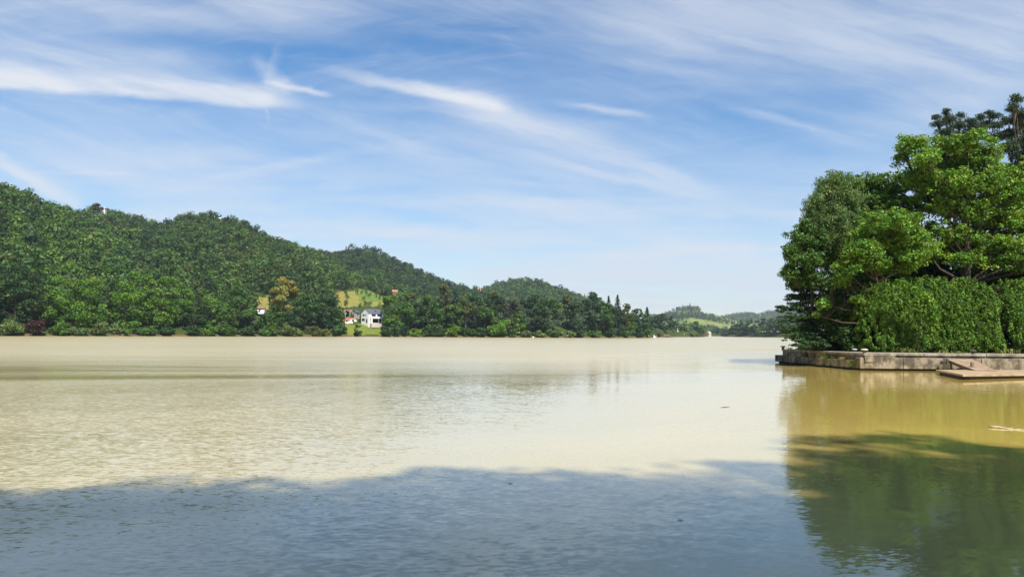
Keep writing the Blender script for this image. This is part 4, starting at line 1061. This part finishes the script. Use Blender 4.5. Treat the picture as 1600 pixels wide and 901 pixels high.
for a in ((90, 782, 26, 11, 41), (430, 764, 27, 11, 42), (640, 735, 28, 10, 43), (850, 740, 28, 10, 44), (1090, 775, 26, 8.5, 45), (1350, 683, 34, 10, 46), (1265, 722, 31, 9, 50), (1420, 735, 30, 9, 51), (1530, 745, 29, 10, 47), (-200, 790, 26, 12, 48), (1800, 745, 29, 13, 49)):
    shade_tree(*a)

# ------------------------------------------------------------------ river
m_, g, out = new_mat('muddy_water')
geo = g.node('ShaderNodeNewGeometry'); pos = geo.outputs['Position']
sp = g.node('ShaderNodeSeparateXYZ'); g.put(sp.inputs[0], pos); X, Yw = sp.outputs[0], sp.outputs[1]


def rotmap(ang, sx, sy):
    ca, sa = math.cos(R(ang)), math.sin(R(ang))
    u = g.m('ADD', g.m('MULTIPLY', X, ca * sx), g.m('MULTIPLY', Yw, sa * sx))
    v = g.m('ADD', g.m('MULTIPLY', X, -sa * sy), g.m('MULTIPLY', Yw, ca * sy))
    return g.vec(u, v, 0.0)


def vsub(c, k):
    s_ = g.node('ShaderNodeVectorMath', operation='SUBTRACT'); g.put(s_.inputs[0], c); s_.inputs[1].default_value = (0.5, 0.5, 0.5)
    s2 = g.node('ShaderNodeVectorMath', operation='SCALE'); g.put(s2.inputs[0], s_.outputs[0]); g.put(s2.inputs['Scale'], k)
    return s2.outputs[0]


def vadd(a, b):
    s_ = g.node('ShaderNodeVectorMath', operation='ADD'); g.put(s_.inputs[0], a); g.put(s_.inputs[1], b); return s_.outputs[0]


# wind-ruffled areas: rough on the left half, calm in the middle and by the quay
big = g.noise(rotmap(14, 0.012, 0.05), 1.0, 4, 0.6, 0.6)
side = g.sstep(g.m('ADD', X, g.m('MULTIPLY', Yw, 0.16)), 7.0, -5.0)
ruff = g.m('MULTIPLY', g.m('ADD', g.m('MULTIPLY', side, 0.8), 0.14), g.m('ADD', g.m('MULTIPLY', g.sstep(big, 0.35, 0.65), 1.0), 0.35))
openw = g.sstep(g.m('SUBTRACT', g.m('ADD', Yw, g.m('MULTIPLY', big, 60.0)), g.m('MULTIPLY', g.m('MAXIMUM', X, 0.0), 1.1)), 50.0, 125.0)      # open mid-river water, ruffled by small waves
n_a = g.noise(rotmap(-16, 1.0, 2.8), 1.7, 3, 0.55, 0.3, True)
n_b = g.noise(rotmap(9, 1.0, 2.3), 7.0, 3, 0.55, 0.2, True)
n_c = g.noise(rotmap(-5, 1.0, 1.6), 0.16, 2, 0.5, 0.0, True)
slope = vadd(vadd(vsub(n_a, g.m('ADD', g.m('MULTIPLY', ruff, 0.18), 0.014)), vsub(n_b, g.m('ADD', g.m('MULTIPLY', ruff, 0.48), 0.010))), vsub(n_c, 0.016))
flat_ = g.node('ShaderNodeVectorMath', operation='MULTIPLY'); g.put(flat_.inputs[0], slope); g.put(flat_.inputs[1], g.vec(g.m('SUBTRACT', 0.7, g.m('MULTIPLY', openw, 0.4)), g.m('SUBTRACT', 1.0, g.m('MULTIPLY', openw, 0.75)), 0.0))
nrm = g.node('ShaderNodeVectorMath', operation='NORMALIZE'); g.put(nrm.inputs[0], vadd(flat_.outputs[0], (0, 0, 1)))
rufw = g.m('MAXIMUM', openw, g.m('MULTIPLY', ruff, 0.60, clamp=True))
silt = g.noise(rotmap(10, 0.02, 0.06), 1.0, 5, 0.6, 1.0)
point_tint = g.sstep(g.m('ADD', X, g.m('MULTIPLY', g.m('SUBTRACT', silt, 0.5), 14.0)), -4.0, 14.0)      # brighter, yellower base colour towards the point
point_tint = g.m('MULTIPLY', point_tint, g.sstep(Yw, 110.0, 50.0))
c = g.mix(g.sstep(silt, 0.35, 0.65), g.mix(point_tint, (0.375, 0.308, 0.142, 1), (0.50, 0.365, 0.082, 1)), g.mix(point_tint, (0.415, 0.345, 0.175, 1), (0.54, 0.400, 0.105, 1)))
b = g.node('ShaderNodeBsdfPrincipled'); g.put(b.inputs['Base Color'], c)
g.put(b.inputs['Roughness'], g.m('ADD', 0.03, g.m('MULTIPLY', rufw, 0.29))); b.inputs['IOR'].default_value = 1.33; b.inputs['Specular IOR Level'].default_value = 0.5
g.put(b.inputs['Normal'], nrm.outputs[0])
b.inputs['Coat Weight'].default_value = 0.55; b.inputs['Coat IOR'].default_value = 1.33; g.put(b.inputs['Coat Roughness'], g.m('ADD', 0.03, g.m('MULTIPLY', rufw, 0.29))); g.put(b.inputs['Coat Normal'], nrm.outputs[0])   # added coat layer that strengthens the sky reflection on the water
g.put(out.inputs[0], b.outputs[0])
wv = MB(); wv.add([(-6000, -40, 0), (6000, -40, 0), (6000, 9000, 0), (-6000, 9000, 0)], [[0, 1, 2, 3]])
tag(wv.build('river_water', m_), 'wide muddy brown river filling the lower half of the view', 'river', kind='structure')

# ------------------------------------------------------------------ sky, clouds, sun
world = bpy.data.worlds.new('World'); scene.world = world; world.use_nodes = True
nt = world.node_tree; nt.nodes.clear(); g = N(nt)
sky = g.node('ShaderNodeTexSky'); sky.sky_type = 'NISHITA'; sky.sun_disc = False
sky.sun_elevation = R(SUN_EL); sky.sun_rotation = R(SUN_AZ); sky.air_density = 1.0; sky.dust_density = 0.35; sky.ozone_density = 1.6; sky.altitude = 300
tc = g.node('ShaderNodeTexCoord').outputs['Generated']
sx = g.node('ShaderNodeSeparateXYZ'); g.put(sx.inputs[0], tc)
dx, dy, dz = sx.outputs
dyc = g.m('MAXIMUM', dy, 0.05); front = g.sstep(dy, 0.05, 0.3)
u0 = g.m('DIVIDE', dx, dyc); v0 = g.m('DIVIDE', dz, dyc)
wn = g.noise(g.vec(g.m('MULTIPLY', u0, 5.0), g.m('MULTIPLY', v0, 12.0), 0.0), 1.0, 5, 0.6, 0.0, True)
ws = g.node('ShaderNodeSeparateXYZ'); g.put(ws.inputs[0], wn)
wf = g.noise(g.vec(g.m('MULTIPLY', u0, 22.0), g.m('MULTIPLY', v0, 60.0), 3.0), 1.0, 4, 0.6, 0.0, True)
wfs = g.node('ShaderNodeSeparateXYZ'); g.put(wfs.inputs[0], wf)
u = g.m('ADD', u0, g.m('MULTIPLY', g.m('SUBTRACT', ws.outputs[0], 0.5), 0.05))
v = g.m('ADD', g.m('ADD', v0, g.m('MULTIPLY', g.m('SUBTRACT', ws.outputs[1], 0.5), 0.022)), g.m('MULTIPLY', g.m('SUBTRACT', wfs.outputs[1], 0.5), 0.010))


def uv(px, py):
    d = ray(px, py); return d[0] / d[1], d[2] / d[1]


def streak(pa, pb, up0, up1, dn, fade=0.15, fade2=None):
    """A cloud along a line in the sky: soft above (up0..up1 tall, in photo rows), crisp below (dn)."""
    ua, va = uv(*pa); ub, vb = uv(*pb)
    L_ = math.hypot(ub - ua, vb - va); ex, ey = (ub - ua) / L_, (vb - va) / L_
    du = g.m('SUBTRACT', u, ua); dv = g.m('SUBTRACT', v, va)
    s_ = g.m('DIVIDE', g.m('ADD', g.m('MULTIPLY', du, ex), g.m('MULTIPLY', dv, ey)), L_)
    n_ = g.m('ADD', g.m('MULTIPLY', du, -ey), g.m('MULTIPLY', dv, ex))
    up = g.m('ADD', g.m('MULTIPLY', g.m('MINIMUM', g.m('MAXIMUM', s_, 0.0), 1.0), (up1 - up0) / F), up0 / F)
    a = g.sstep(n_, -dn / F, dn * 0.6 / F)
    b_ = g.m('SUBTRACT', 1.0, g.sstep(g.m('DIVIDE', n_, up), 0.25, 1.0))
    e0 = g.sstep(s_, 0.0, fade); e1 = g.m('SUBTRACT', 1.0, g.sstep(s_, 1.0 - (fade2 or fade), 1.0))
    return g.m('MULTIPLY', g.m('MULTIPLY', a, b_), g.m('MULTIPLY', e0, e1))


def total(parts):
    t = None
    for m0, k in parts:
        x = g.m('MULTIPLY', m0, k); t = x if t is None else g.m('SUBTRACT', g.m('ADD', t, x), g.m('MULTIPLY', t, x))
    return t


def fibre(ang, k, sx_, sy_, seed, det=7, rough=0.62, dist=0.5):
    ca, sa = math.cos(R(ang)), math.sin(R(ang))
    a_ = g.m('ADD', g.m('MULTIPLY', u, ca * sx_ * k), g.m('MULTIPLY', v, sa * sx_ * k))
    b_ = g.m('ADD', g.m('MULTIPLY', u, -sa * sy_ * k), g.m('MULTIPLY', v, ca * sy_ * k))
    return g.noise(g.vec(a_, b_, seed), 1.0, det, rough, dist)


fib1 = fibre(-14, 1.0, 3.0, 26.0, 2.3); fib2 = fibre(9, 1.0, 2.6, 22.0, 7.7)
fine = g.noise(g.vec(g.m('ADD', g.m('MULTIPLY', u, 7.0), g.m('MULTIPLY', v, 9.0)), g.m('MULTIPLY', v, 34.0), 1.0), 1.0, 6, 0.62, 0.4)
broad = g.noise(g.vec(g.m('ADD', g.m('MULTIPLY', u, 1.7), g.m('MULTIPLY', v, 1.6)), g.m('MULTIPLY', g.m('ADD', v, g.m('MULTIPLY', u, 0.12)), 7.0), 4.2), 1.0, 6, 0.58, 0.5)
low = g.noise(g.vec(g.m('MULTIPLY', u, 3.2), g.m('MULTIPLY', v, 32.0), 9.1), 1.0, 5, 0.6, 0.3)
shapes = total([
    (streak((-500, 100), (490, 170), 92, 50, 9, 0.1, 0.08), 0.97), (streak((-500, 60), (430, 120), 90, 50, 30, 0.1, 0.2), 0.5),
    (streak((380, 88), (465, 150), 26, 18, 12, 0.35, 0.25), 0.5), (streak((424, 140), (434, 52), 14, 10, 14, 0.15, 0.6), 0.34), (streak((424, 160), (420, 200), 5, 4, 5, 0.2, 0.5), 0.3), (streak((400, 124), (532, 152), 18, 5, 5, 0.3), 0.75),
    (streak((455, 100), (808, 180), 14, 30, 8, 0.5, 0.10), 0.95), (streak((850, 164), (1035, 190), 14, 15, 8, 0.45, 0.35), 0.75),
    (streak((-60, 222), (135, 334), 16, 30, 8, 0.1, 0.12), 0.7), (streak((20, 270), (260, 270), 6, 6, 3, 0.4), 0.35),
    (streak((620, 150), (1190, 330), 80, 26, 16, 0.3, 0.3), 0.66), (streak((760, 232), (1140, 322), 30, 14, 9, 0.3, 0.3), 0.42),
    (streak((240, 300), (640, 228), 16, 22, 10, 0.4), 0.30), (streak((700, 282), (900, 300), 14, 12, 8, 0.4), 0.25),
    (streak((1100, 158), (1400, 246), 20, 14, 10, 0.35), 0.35), (streak((1240, 250), (1700, 150), 90, 110, 40, 0.4), 0.40), (streak((330, 352), (900, 384), 26, 22, 10, 0.3), 0.40),
    (streak((850, 60), (1800, 150), 190, 200, 70, 0.25), 0.46), (streak((-400, 30), (700, 50), 160, 160, 40, 0.25), 0.42), (streak((620, 210), (1250, 260), 70, 60, 40, 0.35), 0.25), (streak((-300, 300), (500, 250), 40, 60, 30, 0.3), 0.25)])
veil = total([(g.m('MULTIPLY', g.sstep(broad, 0.36, 0.68), g.m('ADD', 0.35, g.m('MULTIPLY', g.sstep(fib1, 0.32, 0.70), 0.65))), 0.46), (g.m('MULTIPLY', g.sstep(fib2, 0.45, 0.75), g.sstep(broad, 0.62, 0.38)), 0.26), (g.sstep(fine, 0.50, 0.78), 0.16)])
lowv = g.m('MULTIPLY', g.m('MULTIPLY', g.sstep(low, 0.36, 0.68), 0.75), g.m('MULTIPLY', g.sstep(v0, 0.26, 0.10), 1.0))
tex = g.m('ADD', 0.45, g.m('MULTIPLY', g.sstep(fib1, 0.25, 0.62), 0.58))
hz_ = g.m('MULTIPLY', g.sstep(v0, 0.34, 0.0), g.m('ADD', 0.12, g.m('MULTIPLY', g.sstep(broad, 0.3, 0.65), 0.22)))
mask = g.m('MULTIPLY', total([(g.m('MULTIPLY', shapes, tex), 1.0), (veil, 1.0), (lowv, 1.0), (hz_, 1.0)]), front)
# the rest of the dome carries the same thin cirrus
bz = g.m('MAXIMUM', dz, 0.08)
oth = g.noise(g.vec(g.m('DIVIDE', dx, bz), g.m('DIVIDE', dy, bz), 0.0), 0.9, 5, 0.6, 0.8)
mask = g.m('ADD', mask, g.m('MULTIPLY', g.m('MULTIPLY', g.sstep(oth, 0.42, 0.75), 0.5), g.m('SUBTRACT', 1.0, front)), clamp=True)
SKYK, CLOUDV = 0.75, 4.3
hsv = g.node('ShaderNodeHueSaturation'); hsv.inputs['Saturation'].default_value = 1.38; hsv.inputs['Value'].default_value = SKYK; g.put(hsv.inputs['Color'], sky.outputs[0])
colr = g.mix(mask, hsv.outputs[0], (CLOUDV * 0.94, CLOUDV * 0.98, CLOUDV * 1.05, 1))
bg = g.node('ShaderNodeBackground'); g.put(bg.inputs[0], colr); bg.inputs[1].default_value = 0.10
wo = g.node('ShaderNodeOutputWorld'); g.put(wo.inputs[0], bg.outputs[0])

sl = bpy.data.lights.new('sun', 'SUN'); sl.energy = 4.7; sl.angle = R(0.8); sl.color = (1.0, 0.95, 0.87)
so = bpy.data.objects.new('sun', sl); C.objects.link(so); so.location = (0, 0, 300)
so.rotation_euler = Vector(-sd).to_track_quat('-Z', 'Y').to_euler()

# ------------------------------------------------------------------ haze
HAZE = True
if HAZE:
    m_, g, out = new_mat('haze_air')
    pv = g.node('ShaderNodeVolumePrincipled'); pv.inputs['Color'].default_value = (0.80, 0.88, 1.0, 1); pv.inputs['Density'].default_value = 0.00008; pv.inputs['Anisotropy'].default_value = 0.2
    g.put(out.inputs['Volume'], pv.outputs[0])
    hb = MB(); hb.box(-6100, 6100, -210, 9100, -1.6, 560)
    tag(hb.build('haze', m_), 'thin pale air between the river and the far hills', 'haze', kind='stuff')

scene.view_settings.view_transform = 'Standard'; scene.view_settings.look = 'None'; scene.view_settings.gamma = 1; scene.view_settings.exposure = 1.0
scene.render.engine = 'CYCLES'
cy = scene.cycles; cy.max_bounces = 6; cy.diffuse_bounces = 3; cy.glossy_bounces = 3; cy.transmission_bounces = 3; cy.transparent_max_bounces = 6; cy.volume_bounces = 0
cy.use_denoising = True; cy.denoiser = 'OPENIMAGEDENOISE'; cy.sample_clamp_indirect = 6
cy.caustics_reflective = False; cy.caustics_refractive = False
